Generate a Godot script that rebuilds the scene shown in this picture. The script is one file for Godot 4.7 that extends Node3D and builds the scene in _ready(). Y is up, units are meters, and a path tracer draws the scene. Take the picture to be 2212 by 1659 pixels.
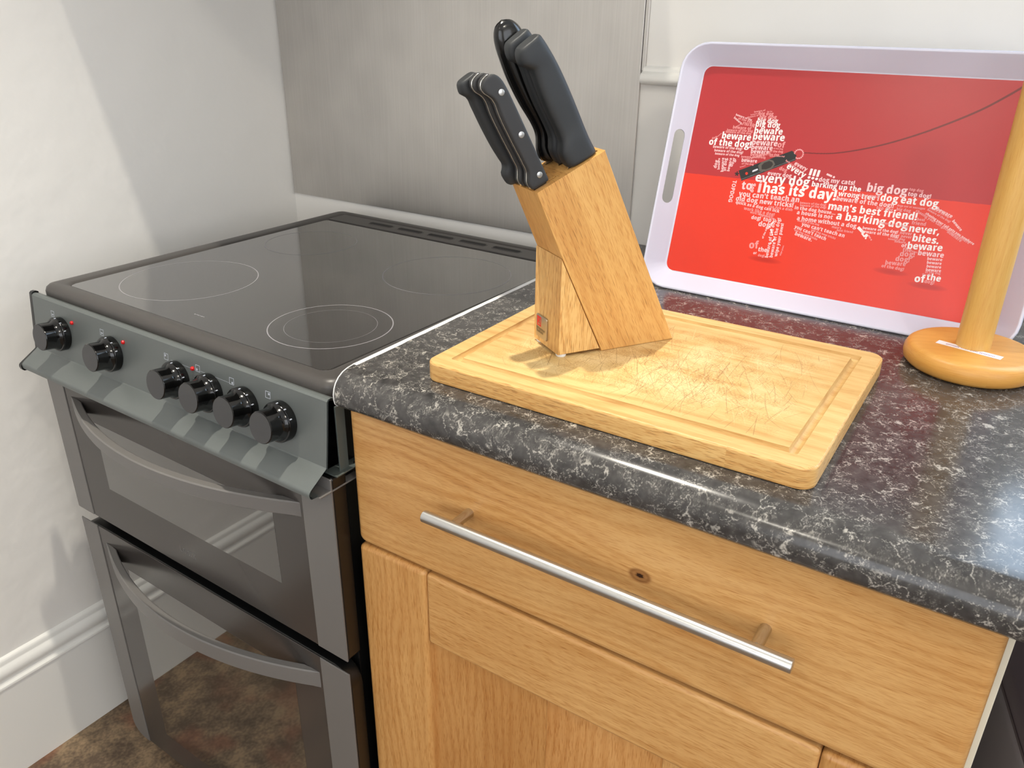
extends Node3D
# A kitchen corner: freestanding cooker, oak base unit, laminate worktop with a chopping board, a knife block, a printed tray and a paper towel holder.
# Heights are given from the worktop's top surface (V adds the worktop height above the floor).
const WY := 0.9052
var M := {}
var taken := {}

class MB:
	# collects triangles; commit() gives smooth normals where faces meet at less than an angle
	var p := PackedVector3Array()
	func tri(a: Vector3, b: Vector3, c: Vector3) -> void:
		p.append(a); p.append(b); p.append(c)
	func quad(a: Vector3, b: Vector3, c: Vector3, d: Vector3) -> void:
		tri(a, b, c); tri(a, c, d)
	func loft(loops: Array, cap0 := true, cap1 := true, skip := {}) -> void:
		var n: int = loops[0].size()
		for i in loops.size() - 1:
			var A: PackedVector3Array = loops[i]
			var B: PackedVector3Array = loops[i + 1]
			for j in n:
				if skip.has(Vector2i(i, j)): continue
				var k := (j + 1) % n
				quad(A[j], A[k], B[k], B[j])
		if cap0: fan(loops[0], true)
		if cap1: fan(loops[loops.size() - 1], false)
	func fan(l: PackedVector3Array, flip: bool) -> void:
		# flat polygon, possibly not convex
		var nrm := Vector3.ZERO
		for i in l.size(): nrm += (l[i] - l[0]).cross(l[(i + 1) % l.size()] - l[0])
		nrm = nrm.normalized()
		var ax := (l[1] - l[0]).normalized()
		var best := 0.0
		for i in l.size():
			var e := l[(i + 1) % l.size()] - l[i]
			if e.length() > best:
				best = e.length(); ax = e.normalized()
		var ay := nrm.cross(ax)
		var q := PackedVector2Array()
		for v in l: q.append(Vector2((v - l[0]).dot(ax), (v - l[0]).dot(ay)) * 1000.0)
		var t := Geometry2D.triangulate_polygon(q)
		for i in range(0, t.size(), 3):
			var a := l[t[i]]; var b := l[t[i + 1]]; var c := l[t[i + 2]]
			if ((b - a).cross(c - a).dot(nrm) > 0.0) == flip: tri(a, c, b)
			else: tri(a, b, c)
	func rbox(a: Vector3, b: Vector3, bev := 0.001, rc := -1.0, seg := 2) -> void:
		# box with rounded edges, its outline rounded by rc in the xy plane, bevelled at both z ends
		var r: float = max(rc, bev + 0.0002)
		var loops := []
		for s in seg + 1:
			var t := PI / 2 * s / seg
			loops.append(MB.rr(a.x, a.y, b.x, b.y, r, bev * (1 - sin(t)), a.z + bev * (1 - cos(t))))
		for s in seg + 1:
			var t := PI / 2 * s / seg
			loops.append(MB.rr(a.x, a.y, b.x, b.y, r, bev * (1 - cos(t)), b.z - bev * (1 - sin(t))))
		loft(loops)
	static func rr(x0: float, y0: float, x1: float, y1: float, r: float, inset: float, z: float, n := 4) -> PackedVector3Array:
		var o := PackedVector3Array()
		x0 += inset; y0 += inset; x1 -= inset; y1 -= inset
		r = max(r - inset, 0.0003)
		var c := [Vector2(x1 - r, y0 + r), Vector2(x1 - r, y1 - r), Vector2(x0 + r, y1 - r), Vector2(x0 + r, y0 + r)]
		for k in 4:
			for i in n + 1:
				var t := -PI / 2 + k * PI / 2 + PI / 2 * i / n
				o.append(Vector3(c[k].x + r * cos(t), c[k].y + r * sin(t), z))
		return o
	func box(a: Vector3, b: Vector3) -> void:
		var v := []
		for i in 8: v.append(Vector3(b.x if i & 1 else a.x, b.y if i & 2 else a.y, b.z if i & 4 else a.z))
		for f in [[0, 2, 3, 1], [4, 5, 7, 6], [0, 4, 6, 2], [1, 3, 7, 5], [0, 1, 5, 4], [2, 6, 7, 3]]: quad(v[f[0]], v[f[1]], v[f[2]], v[f[3]])
	func lathe(prof: Array, o: Vector3, axis: Vector3, n := 40) -> void:
		# prof: Vector2(radius, height)
		var x := axis.cross(Vector3(0.31, 0.2, 0.93)).normalized()
		var y := axis.cross(x)
		var loops := []
		for q in prof:
			var l := PackedVector3Array()
			for i in n:
				var t := TAU * i / n
				l.append(o + axis * q.y + (x * cos(t) + y * sin(t)) * max(q.x, 0.00002))
			loops.append(l)
		loft(loops)
	func tube(pts: Array, r: float, n := 12) -> void:
		var loops := []
		for i in pts.size():
			var d: Vector3 = (pts[min(i + 1, pts.size() - 1)] - pts[max(i - 1, 0)]).normalized()
			var x := d.cross(Vector3(0.13, 0.97, 0.21)).normalized()
			var y := d.cross(x)
			var l := PackedVector3Array()
			for k in n: l.append(pts[i] + (x * cos(TAU * k / n) + y * sin(TAU * k / n)) * r)
			loops.append(l)
		loft(loops)
	func prism(poly: PackedVector2Array, z0: float, z1: float, bev: float, seg := 3) -> void:
		# outline in xy, thickness along z, rounded rims
		var loops := []
		for s in seg + 1:
			var t := PI / 2 * s / seg
			loops.append(MB.inset(poly, bev * (1 - sin(t)), z0 + bev * (1 - cos(t))))
		for s in seg + 1:
			var t := PI / 2 * s / seg
			loops.append(MB.inset(poly, bev * (1 - cos(t)), z1 - bev * (1 - sin(t))))
		loft(loops)
	static func inset(poly: PackedVector2Array, d: float, z: float) -> PackedVector3Array:
		var o := PackedVector3Array()
		var n := poly.size()
		var area := 0.0
		for i in n: area += poly[i].cross(poly[(i + 1) % n])
		for i in n:
			var e0 := (poly[i] - poly[(i + n - 1) % n]).normalized()
			var e1 := (poly[(i + 1) % n] - poly[i]).normalized()
			var nn := (Vector2(-e0.y, e0.x) + Vector2(-e1.y, e1.x)) * signf(area)
			var k: float = max(nn.length_squared() / 2.0, 0.35)
			var q := poly[i] + nn / k * d
			o.append(Vector3(q.x, q.y, z))
		return o
	func add_mesh(m: Mesh, t: Transform3D) -> void:
		for s in m.get_surface_count():
			var a := m.surface_get_arrays(s)
			var v: PackedVector3Array = a[Mesh.ARRAY_VERTEX]
			if a[Mesh.ARRAY_INDEX] != null:
				for i in a[Mesh.ARRAY_INDEX]: p.append(t * v[i])
			else:
				for q in v: p.append(t * q)
	func commit(angle := 38.0) -> ArrayMesh:
		var nt := p.size() / 3
		var fn := PackedVector3Array()
		fn.resize(nt)
		var at := {}
		for i in nt:
			fn[i] = (p[i * 3 + 2] - p[i * 3]).cross(p[i * 3 + 1] - p[i * 3])
			for k in 3:
				var key := Vector3i((p[i * 3 + k] * 100000.0).round())
				if not at.has(key): at[key] = PackedInt32Array()
				at[key].append(i)
		var nrm := PackedVector3Array()
		nrm.resize(p.size())
		var lim := cos(deg_to_rad(angle))
		for i in nt:
			var me := fn[i].normalized()
			for k in 3:
				var s := Vector3.ZERO
				for j in at[Vector3i((p[i * 3 + k] * 100000.0).round())]:
					if fn[j].normalized().dot(me) >= lim: s += fn[j]
				nrm[i * 3 + k] = s.normalized() if s.length() > 0.0 else (me if me.length() > 0.0 else Vector3.UP)
		var a := []
		a.resize(Mesh.ARRAY_MAX)
		a[Mesh.ARRAY_VERTEX] = p
		a[Mesh.ARRAY_NORMAL] = nrm
		var m := ArrayMesh.new()
		m.add_surface_from_arrays(Mesh.PRIMITIVE_TRIANGLES, a)
		return m

func V(x: float, y: float, z: float) -> Vector3: return Vector3(x, y + WY, z)

func numbered(n: String) -> String:
	var c: int = taken.get(n, 0)
	taken[n] = c + 1
	return n if c == 0 else "%s_%03d" % [n, c]

func tag(o: Node, label: String, category := "", group := "", kind := "") -> void:
	if label: o.set_meta("label", label)
	if category: o.set_meta("category", category)
	if group: o.set_meta("group", group)
	if kind: o.set_meta("kind", kind)

func thing(called: String, label: String, category: String, t := Transform3D(), group := "") -> Node3D:
	var o := Node3D.new()
	o.name = numbered(called); o.transform = t
	add_child(o)
	tag(o, label, category, group)
	return o

func obj(called: String, mb, m: Material, parent: Node = self, angle := 38.0) -> MeshInstance3D:
	var o := MeshInstance3D.new()
	o.mesh = mb.commit(angle) if mb is MB else mb
	o.material_override = m
	o.cast_shadow = GeometryInstance3D.SHADOW_CASTING_SETTING_ON
	if parent == self: o.name = numbered(called)
	else:
		var c := 0
		var nm := called
		while parent.has_node(nm):
			c += 1; nm = "%s_%03d" % [called, c]
		o.name = nm
	parent.add_child(o, true)
	return o

func struct(called: String, label: String, category: String, mb, m: Material) -> MeshInstance3D:
	var o := obj(called, mb, m)
	tag(o, label, category, "", "structure")
	return o

func mat(c: Color, rough := 0.5, metal := 0.0, spec := 0.5) -> StandardMaterial3D:
	var m := StandardMaterial3D.new()
	m.albedo_color = c; m.roughness = rough; m.metallic = metal; m.metallic_specular = spec
	return m

func triplanar(m: StandardMaterial3D, w: float, h: float, off := Vector3.ZERO, world := false) -> StandardMaterial3D:
	m.uv1_triplanar = true; m.uv1_world_triplanar = world; m.uv1_triplanar_sharpness = 6.0
	m.uv1_scale = Vector3(1.0 / w, 1.0 / h, 1.0 / h); m.uv1_offset = off
	return m

func noise(sd: int, freq := 1.0, oct := 3) -> FastNoiseLite:
	var n := FastNoiseLite.new()
	n.seed = sd; n.frequency = freq; n.noise_type = FastNoiseLite.TYPE_SIMPLEX_SMOOTH
	n.fractal_type = FastNoiseLite.FRACTAL_FBM if oct > 1 else FastNoiseLite.FRACTAL_NONE
	n.fractal_octaves = oct
	return n

func tex(im: Image) -> ImageTexture: return ImageTexture.create_from_image(im)

func bump(sd: int, freq: float, strength: float, size := 512) -> NoiseTexture2D:
	var t := NoiseTexture2D.new()
	t.width = size; t.height = size; t.seamless = true; t.as_normal_map = true; t.bump_strength = strength
	t.noise = noise(sd, freq, 4)
	return t

func put(b: PackedByteArray, i: int, c: Color) -> void:
	b[i] = clampi(int(c.r * 255.0), 0, 255); b[i + 1] = clampi(int(c.g * 255.0), 0, 255); b[i + 2] = clampi(int(c.b * 255.0), 0, 255)

# wood: grain runs along the image's width; w x h metres
func wood(W: int, H: int, w: float, h: float, sd: int, light: Color, dark: Color, rings := 95.0, pore := 0.35, fig := 0.5, knot := Vector3.ZERO, staves := 0.0, turned := false) -> ImageTexture:
	var a := noise(sd, 1.0, 2); var f := noise(sd + 1, 1.0, 2); var po := noise(sd + 2, 1.0, 1); var to := noise(sd + 3, 1.0, 2)
	var b := PackedByteArray()
	b.resize(W * H * 3)
	var s0 := Vector2.ZERO
	for y in H:
		var v := h * y / H
		var st := 0.0
		var tone := 0.0
		if staves > 0.0:
			st = floorf(v / staves + 0.3)
			tone = to.get_noise_2d(st * 17.3, 3.1) * 0.9
		for x in W:
			var u := w * x / W
			var uu := u + st * 3.7
			var vv := v + st * 0.41
			var wv := a.get_noise_2d(uu * 2.2, vv * 9.0) * 0.021 * fig * 2.0 + a.get_noise_2d(uu * 9.0 + 40.0, vv * 30.0) * 0.0028
			var kd := 1.0
			if knot.z > 0.0:
				var dx := u - knot.x; var dy := v - knot.y
				kd = sqrt(dx * dx * 0.55 + dy * dy * 1.3)
				wv += 0.016 * exp(-kd * kd / 0.0011) * signf(dy + 0.0001) * (1.0 - exp(-absf(dy) / 0.006))
			var r := (vv + wv) * rings
			var s := 0.5 + 0.5 * sin(r * TAU + 1.3 * a.get_noise_2d(uu * 5.0, vv * 60.0))
			var ring := s * s * (0.6 + 0.5 * a.get_noise_2d(uu * 1.7 + 9.0, vv * 14.0))
			var fib := f.get_noise_2d(uu * 22.0, vv * 1100.0)
			var pr := maxf(0.0, po.get_noise_2d(uu * 55.0, vv * 1900.0) - 0.32) * 2.2
			var bl := to.get_noise_2d(uu * 3.0 + 70.0, vv * 11.0)
			var k := clampf(0.18 + ring * 0.55 * fig + fib * 0.2 + bl * 0.22 - tone * 0.28 + pr * pore, 0.0, 1.25)
			var c := light.lerp(dark, minf(k, 1.0))
			if k > 1.0: c = c.darkened((k - 1.0) * 0.8)
			if kd < 0.02:
				var q := exp(-kd * kd / 0.00002)
				c = c.lerp(Color(0.36, 0.19, 0.07), clampf(q * 0.8 + 0.4 * exp(-pow((kd - 0.0062) / 0.0016, 2.0)), 0.0, 0.9))
				if kd < 0.0024 + 0.0008 * fib: c = c.lerp(Color(0.1, 0.04, 0.02), 0.8)
			put(b, (y * W + x) * 3, c)
	var im := Image.create_from_data(W, H, false, Image.FORMAT_RGB8, b)
	if turned: im.rotate_90(CLOCKWISE)
	return tex(im)

func laminate(W: int, H: int, w: float, h: float) -> ImageTexture:
	var cells := []
	for k in 3:
		var c := FastNoiseLite.new()
		c.seed = 50 + k; c.noise_type = FastNoiseLite.TYPE_CELLULAR
		c.cellular_return_type = FastNoiseLite.RETURN_DISTANCE2_SUB; c.cellular_distance_function = FastNoiseLite.DISTANCE_EUCLIDEAN
		c.cellular_jitter = 1.0; c.frequency = [58.0, 115.0, 250.0][k]
		c.fractal_type = FastNoiseLite.FRACTAL_NONE
		cells.append(c)
	var wx := noise(61, 75.0, 4); var wy := noise(62, 75.0, 4); var ma := noise(63, 38.0, 3); var ba := noise(64, 90.0, 3); var big := noise(65, 14.0, 2)
	var b := PackedByteArray()
	b.resize(W * H * 3)
	for y in H:
		var v := h * y / H
		for x in W:
			var u := w * x / W
			var du := wx.get_noise_2d(u, v) * 0.0085; var dv := wy.get_noise_2d(u, v) * 0.0085
			var e0: float = cells[0].get_noise_2d((u + du) * 0.72, v + dv) + 1.0
			var e1: float = cells[1].get_noise_2d((u + du * 1.2) * 0.72, v + dv * 1.2) + 1.0
			var e2: float = cells[2].get_noise_2d(u + du, v + dv) + 1.0
			var m := ma.get_noise_2d(u, v)
			var m2 := ma.get_noise_2d(u + 9.0, v + 4.0)
			var l0 := (1.0 - smoothstep(0.006, 0.045 + 0.05 * m, e0)) * clampf(0.9 + m * 1.8, 0.0, 1.0)
			var l1 := (1.0 - smoothstep(0.008, 0.075, e1)) * clampf(0.4 + m2 * 2.0, 0.0, 0.8)
			var l2 := (1.0 - smoothstep(0.02, 0.13, e2)) * clampf(0.12 + m * 1.5 + m2 * 0.8, 0.0, 0.5)
			var vein := clampf(l0 + l1 + l2 * 0.8, 0.0, 1.0)
			var g := 0.245 + ba.get_noise_2d(u, v) * 0.06 + big.get_noise_2d(u, v) * 0.03
			var c := Color(g * 1.03, g, g * 0.98).lerp(Color(0.74, 0.72, 0.68), vein * 0.85)
			put(b, (y * W + x) * 3, c)
	return tex(Image.create_from_data(W, H, false, Image.FORMAT_RGB8, b))

func mottled(W: int, H: int, w: float, h: float) -> ImageTexture:
	var a := noise(81, 9.0, 4); var f := noise(82, 130.0, 3); var r := noise(83, 6.0, 3); var g := noise(84, 40.0, 3)
	var b := PackedByteArray()
	b.resize(W * H * 3)
	for y in H:
		for x in W:
			var u := w * x / W; var v := h * y / H
			var k := clampf(0.5 + a.get_noise_2d(u, v) * 0.8 + f.get_noise_2d(u, v) * 0.5 + g.get_noise_2d(u, v) * 0.4, 0.0, 1.0)
			var c := Color(0.33, 0.27, 0.21).lerp(Color(0.58, 0.49, 0.38), k)
			c = c.lerp(Color(0.50, 0.30, 0.22), clampf(r.get_noise_2d(u, v) * 1.4 - 0.12, 0.0, 0.5))
			put(b, (y * W + x) * 3, c)
	return tex(Image.create_from_data(W, H, false, Image.FORMAT_RGB8, b))

func brushed(sd: int, base: float, amp: float, vertical: bool) -> ImageTexture:
	var f := noise(sd, 1.0, 2); var g := noise(sd + 1, 1.0, 2)
	var W := 512
	var b := PackedByteArray()
	b.resize(W * W * 3)
	for y in W:
		for x in W:
			var p := Vector2(x, y) if vertical else Vector2(y, x)
			var k := base + f.get_noise_2d(p.x * 0.6, p.y * 0.006) * amp + g.get_noise_2d(p.x * 0.012, p.y * 0.01) * amp
			put(b, (y * W + x) * 3, Color(k, k * 0.985, k * 0.965))
	return tex(Image.create_from_data(W, W, false, Image.FORMAT_RGB8, b))

# the chopping board's worn face: staves, stains and knife cuts
func board_face(W: int, H: int, w: float, h: float) -> ImageTexture:
	var im: Image = wood(W, H, w, h, 140, Color(0.87, 0.75, 0.51), Color(0.71, 0.52, 0.28), 60.0, 0.3, 0.75, Vector3.ZERO, 0.056).get_image()
	var st := noise(150, 16.0, 4); var sp := noise(151, 420.0, 2); var dk := noise(152, 30.0, 3)
	for y in H:
		for x in W:
			var u := w * x / W; var v := h * y / H
			var inn := minf(minf(u - 0.03, w - 0.03 - u), minf(v - 0.03, h - 0.03 - v))
			if inn < 0.0: continue
			var wear := clampf(inn / 0.03, 0.0, 1.0)
			var c := im.get_pixel(x, y)
			c = c.lerp(Color(0.91, 0.81, 0.60), wear * clampf(0.25 + st.get_noise_2d(u, v) * 0.9, 0.0, 0.6))
			var k := clampf(sp.get_noise_2d(u, v) * 1.6 + dk.get_noise_2d(u, v) * 1.1 - 0.25, 0.0, 0.6)
			c = c.lerp(Color(0.62, 0.44, 0.24), wear * k * 0.6)
			im.set_pixel(x, y, c)
	var rng := RandomNumberGenerator.new()
	rng.seed = 7
	for n in 760:
		# most cuts lie in two worn patches, roughly across the board
		var pale := rng.randf() < 0.42
		var cx: float; var cy: float
		if rng.randf() < 0.75:
			cx = rng.randfn(0.225, 0.05); cy = rng.randfn(0.165, 0.035)
		else:
			cx = rng.randf_range(0.04, w - 0.04); cy = rng.randf_range(0.04, h - 0.04)
		var an := rng.randfn(1.75, 0.42)
		if rng.randf() < 0.2: an += 1.0
		var ln := rng.randf_range(0.006, 0.034) if rng.randf() < 0.85 else rng.randf_range(0.04, 0.07)
		var col := Color(0.98, 0.90, 0.72) if pale else Color(0.38, 0.22, 0.10)
		var al := rng.randf_range(0.2, 0.65) if not pale else rng.randf_range(0.15, 0.6)
		var bend := rng.randf_range(-0.2, 0.2)
		var steps := int(ln / w * W * 1.4)
		for i in steps:
			var q := float(i) / steps
			var x := int((cx + cos(an + bend * q) * ln * (q - 0.5)) / w * W)
			var y := int((cy - sin(an + bend * q) * ln * (q - 0.5)) / h * H)
			if x < int(0.031 / w * W) or y < int(0.031 / h * H) or x >= W - int(0.031 / w * W) or y >= H - int(0.031 / h * H): continue
			im.set_pixel(x, y, im.get_pixel(x, y).lerp(col, al * (1.0 - absf(q - 0.5))))
	return tex(im)

func spline(pts: Array, sub := 4, closed := true) -> PackedVector2Array:
	var o := PackedVector2Array()
	var n := pts.size()
	for i in (n if closed else n - 1):
		var a: Vector2 = pts[(i + n - 1) % n] if closed or i > 0 else pts[0]
		var b: Vector2 = pts[i]
		var c: Vector2 = pts[(i + 1) % n]
		var d: Vector2 = pts[(i + 2) % n] if closed or i < n - 2 else pts[n - 1]
		for k in sub: o.append(b.cubic_interpolate(c, a, d, float(k) / sub))
	if not closed: o.append(pts[n - 1])
	return o

func lettering(s: String, bold := true) -> TextMesh:
	var t := TextMesh.new()
	var f := SystemFont.new()
	f.font_names = PackedStringArray(["Droid Sans"])
	f.font_weight = 700 if bold else 400
	t.font = f; t.text = s; t.font_size = 32; t.pixel_size = 0.01; t.depth = 0.0; t.curve_step = 2.0
	t.horizontal_alignment = HORIZONTAL_ALIGNMENT_LEFT; t.vertical_alignment = VERTICAL_ALIGNMENT_BOTTOM
	return t

# lettering in the xy plane, baseline from a to b
func write(mb: MB, s: String, a: Vector2, b: Vector2, z: float, bold := true) -> void:
	var t := lettering(s, bold)
	var base := lettering("x", bold).get_aabb()
	var bb := t.get_aabb()
	var d := b - a
	if s == "!":   # given from top to foot
		var kk := d.length() / bb.size.y
		var yy := -d.normalized() * kk
		var xx := Vector2(yy.y, -yy.x)
		var oo := b - yy * bb.position.y - xx * bb.get_center().x
		mb.add_mesh(t, Transform3D(Vector3(xx.x, xx.y, 0), Vector3(yy.x, yy.y, 0), Vector3(0, 0, kk), Vector3(oo.x, oo.y, z)))
		return
	var k := d.length() / maxf(bb.size.x, 0.001)
	var x := d.normalized() * k
	var y := Vector2(-x.y, x.x)
	var o := a - x * bb.position.x - y * base.position.y
	for q in ([-0.004, 0.004] if bold else [0.0]):   # struck twice: a heavier face
		var oo: Vector2 = o + x * q + y * q
		mb.add_mesh(t, Transform3D(Vector3(x.x, x.y, 0), Vector3(y.x, y.y, 0), Vector3(0, 0, k), Vector3(oo.x, oo.y, z + q * 0.002)))

func _ready() -> void:
	look()
	materials()
	room()
	cooker()
	unit()
	worktop()
	board()
	knife_block()
	knives()
	tray()
	towel_holder()
	bin()

func look() -> void:
	var cam := Camera3D.new()
	cam.name = "camera"
	cam.fov = 51.007; cam.near = 0.02
	cam.position = V(0.5384, 0.3248, 1.1367)
	cam.rotation = Vector3(-0.4334, 0.5726, 0.0133)
	add_child(cam)
	cam.current = true
	var we := WorldEnvironment.new()
	we.name = "environment"
	var e := Environment.new()
	var sky := Sky.new()
	var sm := ProceduralSkyMaterial.new()
	sm.sky_top_color = Color(0.45, 0.58, 0.78); sm.sky_horizon_color = Color(0.80, 0.85, 0.90)
	sm.ground_bottom_color = Color(0.3, 0.3, 0.3); sm.ground_horizon_color = Color(0.6, 0.62, 0.64)
	sky.sky_material = sm
	e.background_mode = Environment.BG_SKY; e.sky = sky
	e.tonemap_mode = Environment.TONE_MAPPER_LINEAR
	e.tonemap_exposure = 0.435
	e.sdfgi_enabled = true; e.ssao_enabled = true; e.ssil_enabled = true
	we.environment = e
	add_child(we)
	# unseen ceiling lamps: one above the cooker's front edge, two added as fill
	lamp(Vector3(-0.12, 2.345, 0.63), 5.6, 0.014, 35.0)
	lamp(Vector3(1.35, 2.345, 1.4), 1.2, 0.05)
	lamp(Vector3(0.1, 2.345, 2.3), 0.7, 0.05)
	# daylight: unseen window over the worktop's far end, then two windows added for fill
	daylight(Vector3(0.955, 1.60, -0.03), Vector3(0, PI, 0), Vector2(0.72, 0.86), 2.7, Color(0.80, 0.90, 1.0))
	daylight(Vector3(0.9, 1.45, 3.17), Vector3(0, 0, 0), Vector2(1.7, 1.3), 5.0, Color(0.97, 0.98, 1.0))
	daylight(Vector3(2.37, 1.5, 1.75), Vector3(0, PI / 2, 0), Vector2(1.5, 1.2), 4.2, Color(0.97, 0.98, 1.0))

func lamp(at: Vector3, energy: float, size: float, cone := 0.0) -> void:
	var l: Light3D
	if cone > 0.0:
		var s := SpotLight3D.new()
		s.spot_range = 8.0; s.spot_attenuation = 2.0; s.spot_angle = cone; s.spot_angle_attenuation = 1.0
		s.rotation.x = -PI / 2
		l = s
	else:
		var o := OmniLight3D.new()
		o.omni_range = 8.0; o.omni_attenuation = 2.0
		l = o
	l.name = numbered("unseen_lamp_light")
	l.light_color = Color(1.0, 0.97, 0.91); l.light_energy = energy
	l.light_size = size; l.shadow_enabled = true
	l.position = at
	add_child(l)
	var n: String = ["unseen white ceiling spotlight above the front edge of the cooker", "added white ceiling lamp for fill light, in the middle of the room, near the right wall", "added white ceiling lamp for fill light, behind the camera, in front of the added window"][taken["unseen_lamp_light"] - 1]  # all out of view; the last two are added as fill
	var t := thing("unseen_ceiling_light", n, "ceiling light", Transform3D(Basis(), Vector3(at.x, 2.42, at.z)), "ceiling spotlights")
	var b := MB.new()
	b.lathe([Vector2(0.0, 0.0), Vector2(0.045, 0.0), Vector2(0.045, -0.012), Vector2(0.03, -0.02), Vector2(0.0, -0.02)], Vector3.ZERO, Vector3.UP, 24)
	obj("rose", b, mat(Color(0.85, 0.85, 0.83), 0.4), t)
	var g := MB.new()
	var prof := []
	for i in 9: prof.append(Vector2(0.028 * sin(PI * i / 8.0), -0.028 * cos(PI * i / 8.0)))
	g.lathe(prof, Vector3(0, at.y - 2.42, 0), Vector3.UP, 20)
	var m := mat(Color(1, 1, 1), 0.4)
	m.emission_enabled = true; m.emission = Color(1.0, 0.97, 0.91); m.emission_energy_multiplier = 6.0
	obj("bulb", g, m, t)
	var k := MB.new()
	k.tube([Vector3(0, -0.018, 0), Vector3(0, at.y - 2.42 + 0.026, 0)], 0.006, 8)
	obj("stem", k, mat(Color(0.8, 0.8, 0.8), 0.3, 1.0), t)

func daylight(at: Vector3, turn: Vector3, size: Vector2, energy: float, c: Color) -> void:
	var l := AreaLight3D.new()
	l.name = numbered("unseen_window_light")
	l.area_size = size; l.light_energy = energy; l.light_color = c; l.shadow_enabled = true
	l.area_range = 8.0
	l.position = at; l.rotation = turn
	add_child(l)

func materials() -> void:
	M.wall = mat(Color(0.91, 0.90, 0.88), 0.6)
	M.wall.normal_enabled = true; M.wall.normal_texture = bump(5, 0.012, 2.5); M.wall.normal_scale = 0.35
	triplanar(M.wall, 0.5, 0.5)
	M.paint = mat(Color(0.90, 0.895, 0.875), 0.32)
	M.ceiling = mat(Color(0.92, 0.915, 0.9), 0.8)
	M.floor = mat(Color.WHITE, 0.55)
	M.floor.albedo_texture = mottled(768, 768, 0.9, 0.9)
	triplanar(M.floor, 0.9, 0.9)
	M.steel = mat(Color.WHITE, 0.38, 1.0)
	M.steel.albedo_texture = brushed(21, 0.80, 0.02, true)
	triplanar(M.steel, 0.6, 0.6)
	M.bar = mat(Color(0.78, 0.78, 0.775), 0.3, 1.0)
	M.chrome = mat(Color(0.78, 0.77, 0.75), 0.15, 1.0)
	M.white = mat(Color(0.88, 0.88, 0.87), 0.4)
	# cooker
	M.enamel = mat(Color(0.26, 0.247, 0.238), 0.40)
	M.hob_glass = mat(Color(0.14, 0.13, 0.12), 0.03, 0.0, 0.6)
	M.hob_glass.clearcoat_enabled = true; M.hob_glass.clearcoat = 1.0; M.hob_glass.clearcoat_roughness = 0.03
	M.panel = mat(Color(0.41, 0.43, 0.425), 0.42, 0.35)
	M.trim = mat(Color(0.42, 0.41, 0.40), 0.4)
	M.door_glass = mat(Color(0.235, 0.22, 0.21), 0.2, 0.0, 0.5)
	M.door_window = mat(Color(0.13, 0.125, 0.11), 0.03, 0.0, 0.71)
	M.door_window.clearcoat_enabled = true; M.door_window.clearcoat = 1.0; M.door_window.clearcoat_roughness = 0.03
	M.black = mat(Color(0.055, 0.055, 0.055), 0.3)
	M.black_matt = mat(Color(0.05, 0.05, 0.052), 0.7)
	M.knob = mat(Color(0.035, 0.035, 0.035), 0.12)
	M.knob_face = mat(Color(0.225, 0.225, 0.23), 0.45)
	M.red_lens = mat(Color(0.75, 0.05, 0.06), 0.15)
	M.print_grey = mat(Color(0.74, 0.76, 0.80), 0.4)
	M.ring = mat(Color(0.55, 0.54, 0.55), 0.3)
	M.maker = mat(Color(0.36, 0.35, 0.345), 0.4)
	M.zinc = mat(Color(0.33, 0.36, 0.35), 0.4, 0.3)
	# woods
	var lo := Color(0.835, 0.655, 0.42); var dk := Color(0.67, 0.45, 0.22)
	M.oak = mat(Color.WHITE, 0.38)
	M.oak.albedo_texture = wood(1536, 512, 1.0, 0.333, 200, lo, dk, 85.0, 0.5, 0.6)
	triplanar(M.oak, 1.0, 0.333)
	for k in 5:
		var o: StandardMaterial3D = M.oak.duplicate()
		o.uv1_offset = Vector3(0.12 + 0.09 * k, 0.23 + 0.29 * k, 0.11 * k)
		o.albedo_color = [Color(1, 0.98, 0.95), Color(0.95, 0.92, 0.88), Color(1, 1, 1), Color(0.93, 0.88, 0.82), Color(0.99, 0.95, 0.92)][k]
		M["oak_%d" % k] = o
	M.oak_drawer = mat(Color.WHITE, 0.34)
	M.oak_drawer.albedo_texture = wood(1536, 512, 0.6, 0.2, 220, lo, dk, 62.0, 0.5, 0.75, Vector3(0.333, 0.0717, 1))
	triplanar(M.oak_drawer, 0.6, 0.2)
	M.beech = mat(Color.WHITE, 0.4)
	M.beech.albedo_texture = wood(768, 512, 0.3, 0.2, 240, Color(0.86, 0.67, 0.40), Color(0.73, 0.50, 0.25), 60.0, 0.8, 0.5, Vector3.ZERO, 0.047)
	triplanar(M.beech, 0.3, 0.2)
	M.pale_wood = mat(Color.WHITE, 0.42)
	M.pale_wood.albedo_texture = wood(768, 512, 0.3, 0.2, 260, Color(0.89, 0.73, 0.47), Color(0.74, 0.51, 0.26), 110.0, 1.0, 0.65)
	triplanar(M.pale_wood, 0.3, 0.2)
	M.board_top = mat(Color.WHITE, 0.5)
	M.board_top.albedo_texture = board_face(1280, 960, 0.3678, 0.2719)
	triplanar(M.board_top, 0.3678, 0.2719)
	M.rod = mat(Color.WHITE, 0.4)
	M.rod.albedo_texture = wood(512, 512, 0.3, 0.15, 280, Color(0.86, 0.69, 0.39), Color(0.76, 0.54, 0.25), 70.0, 0.3, 0.4)
	triplanar(M.rod, 0.3, 0.15)
	M.laminate = mat(Color.WHITE, 0.17)
	M.laminate.albedo_texture = laminate(2048, 1024, 1.28, 0.64)
	triplanar(M.laminate, 1.28, 0.64, Vector3(0.0, 0.0, 0.004))
	# knives
	M.handle = mat(Color(0.17, 0.17, 0.175), 0.5)
	M.handle_matt = mat(Color(0.155, 0.165, 0.175), 0.55)
	M.handle_gloss = mat(Color(0.05, 0.05, 0.052), 0.16)
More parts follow.
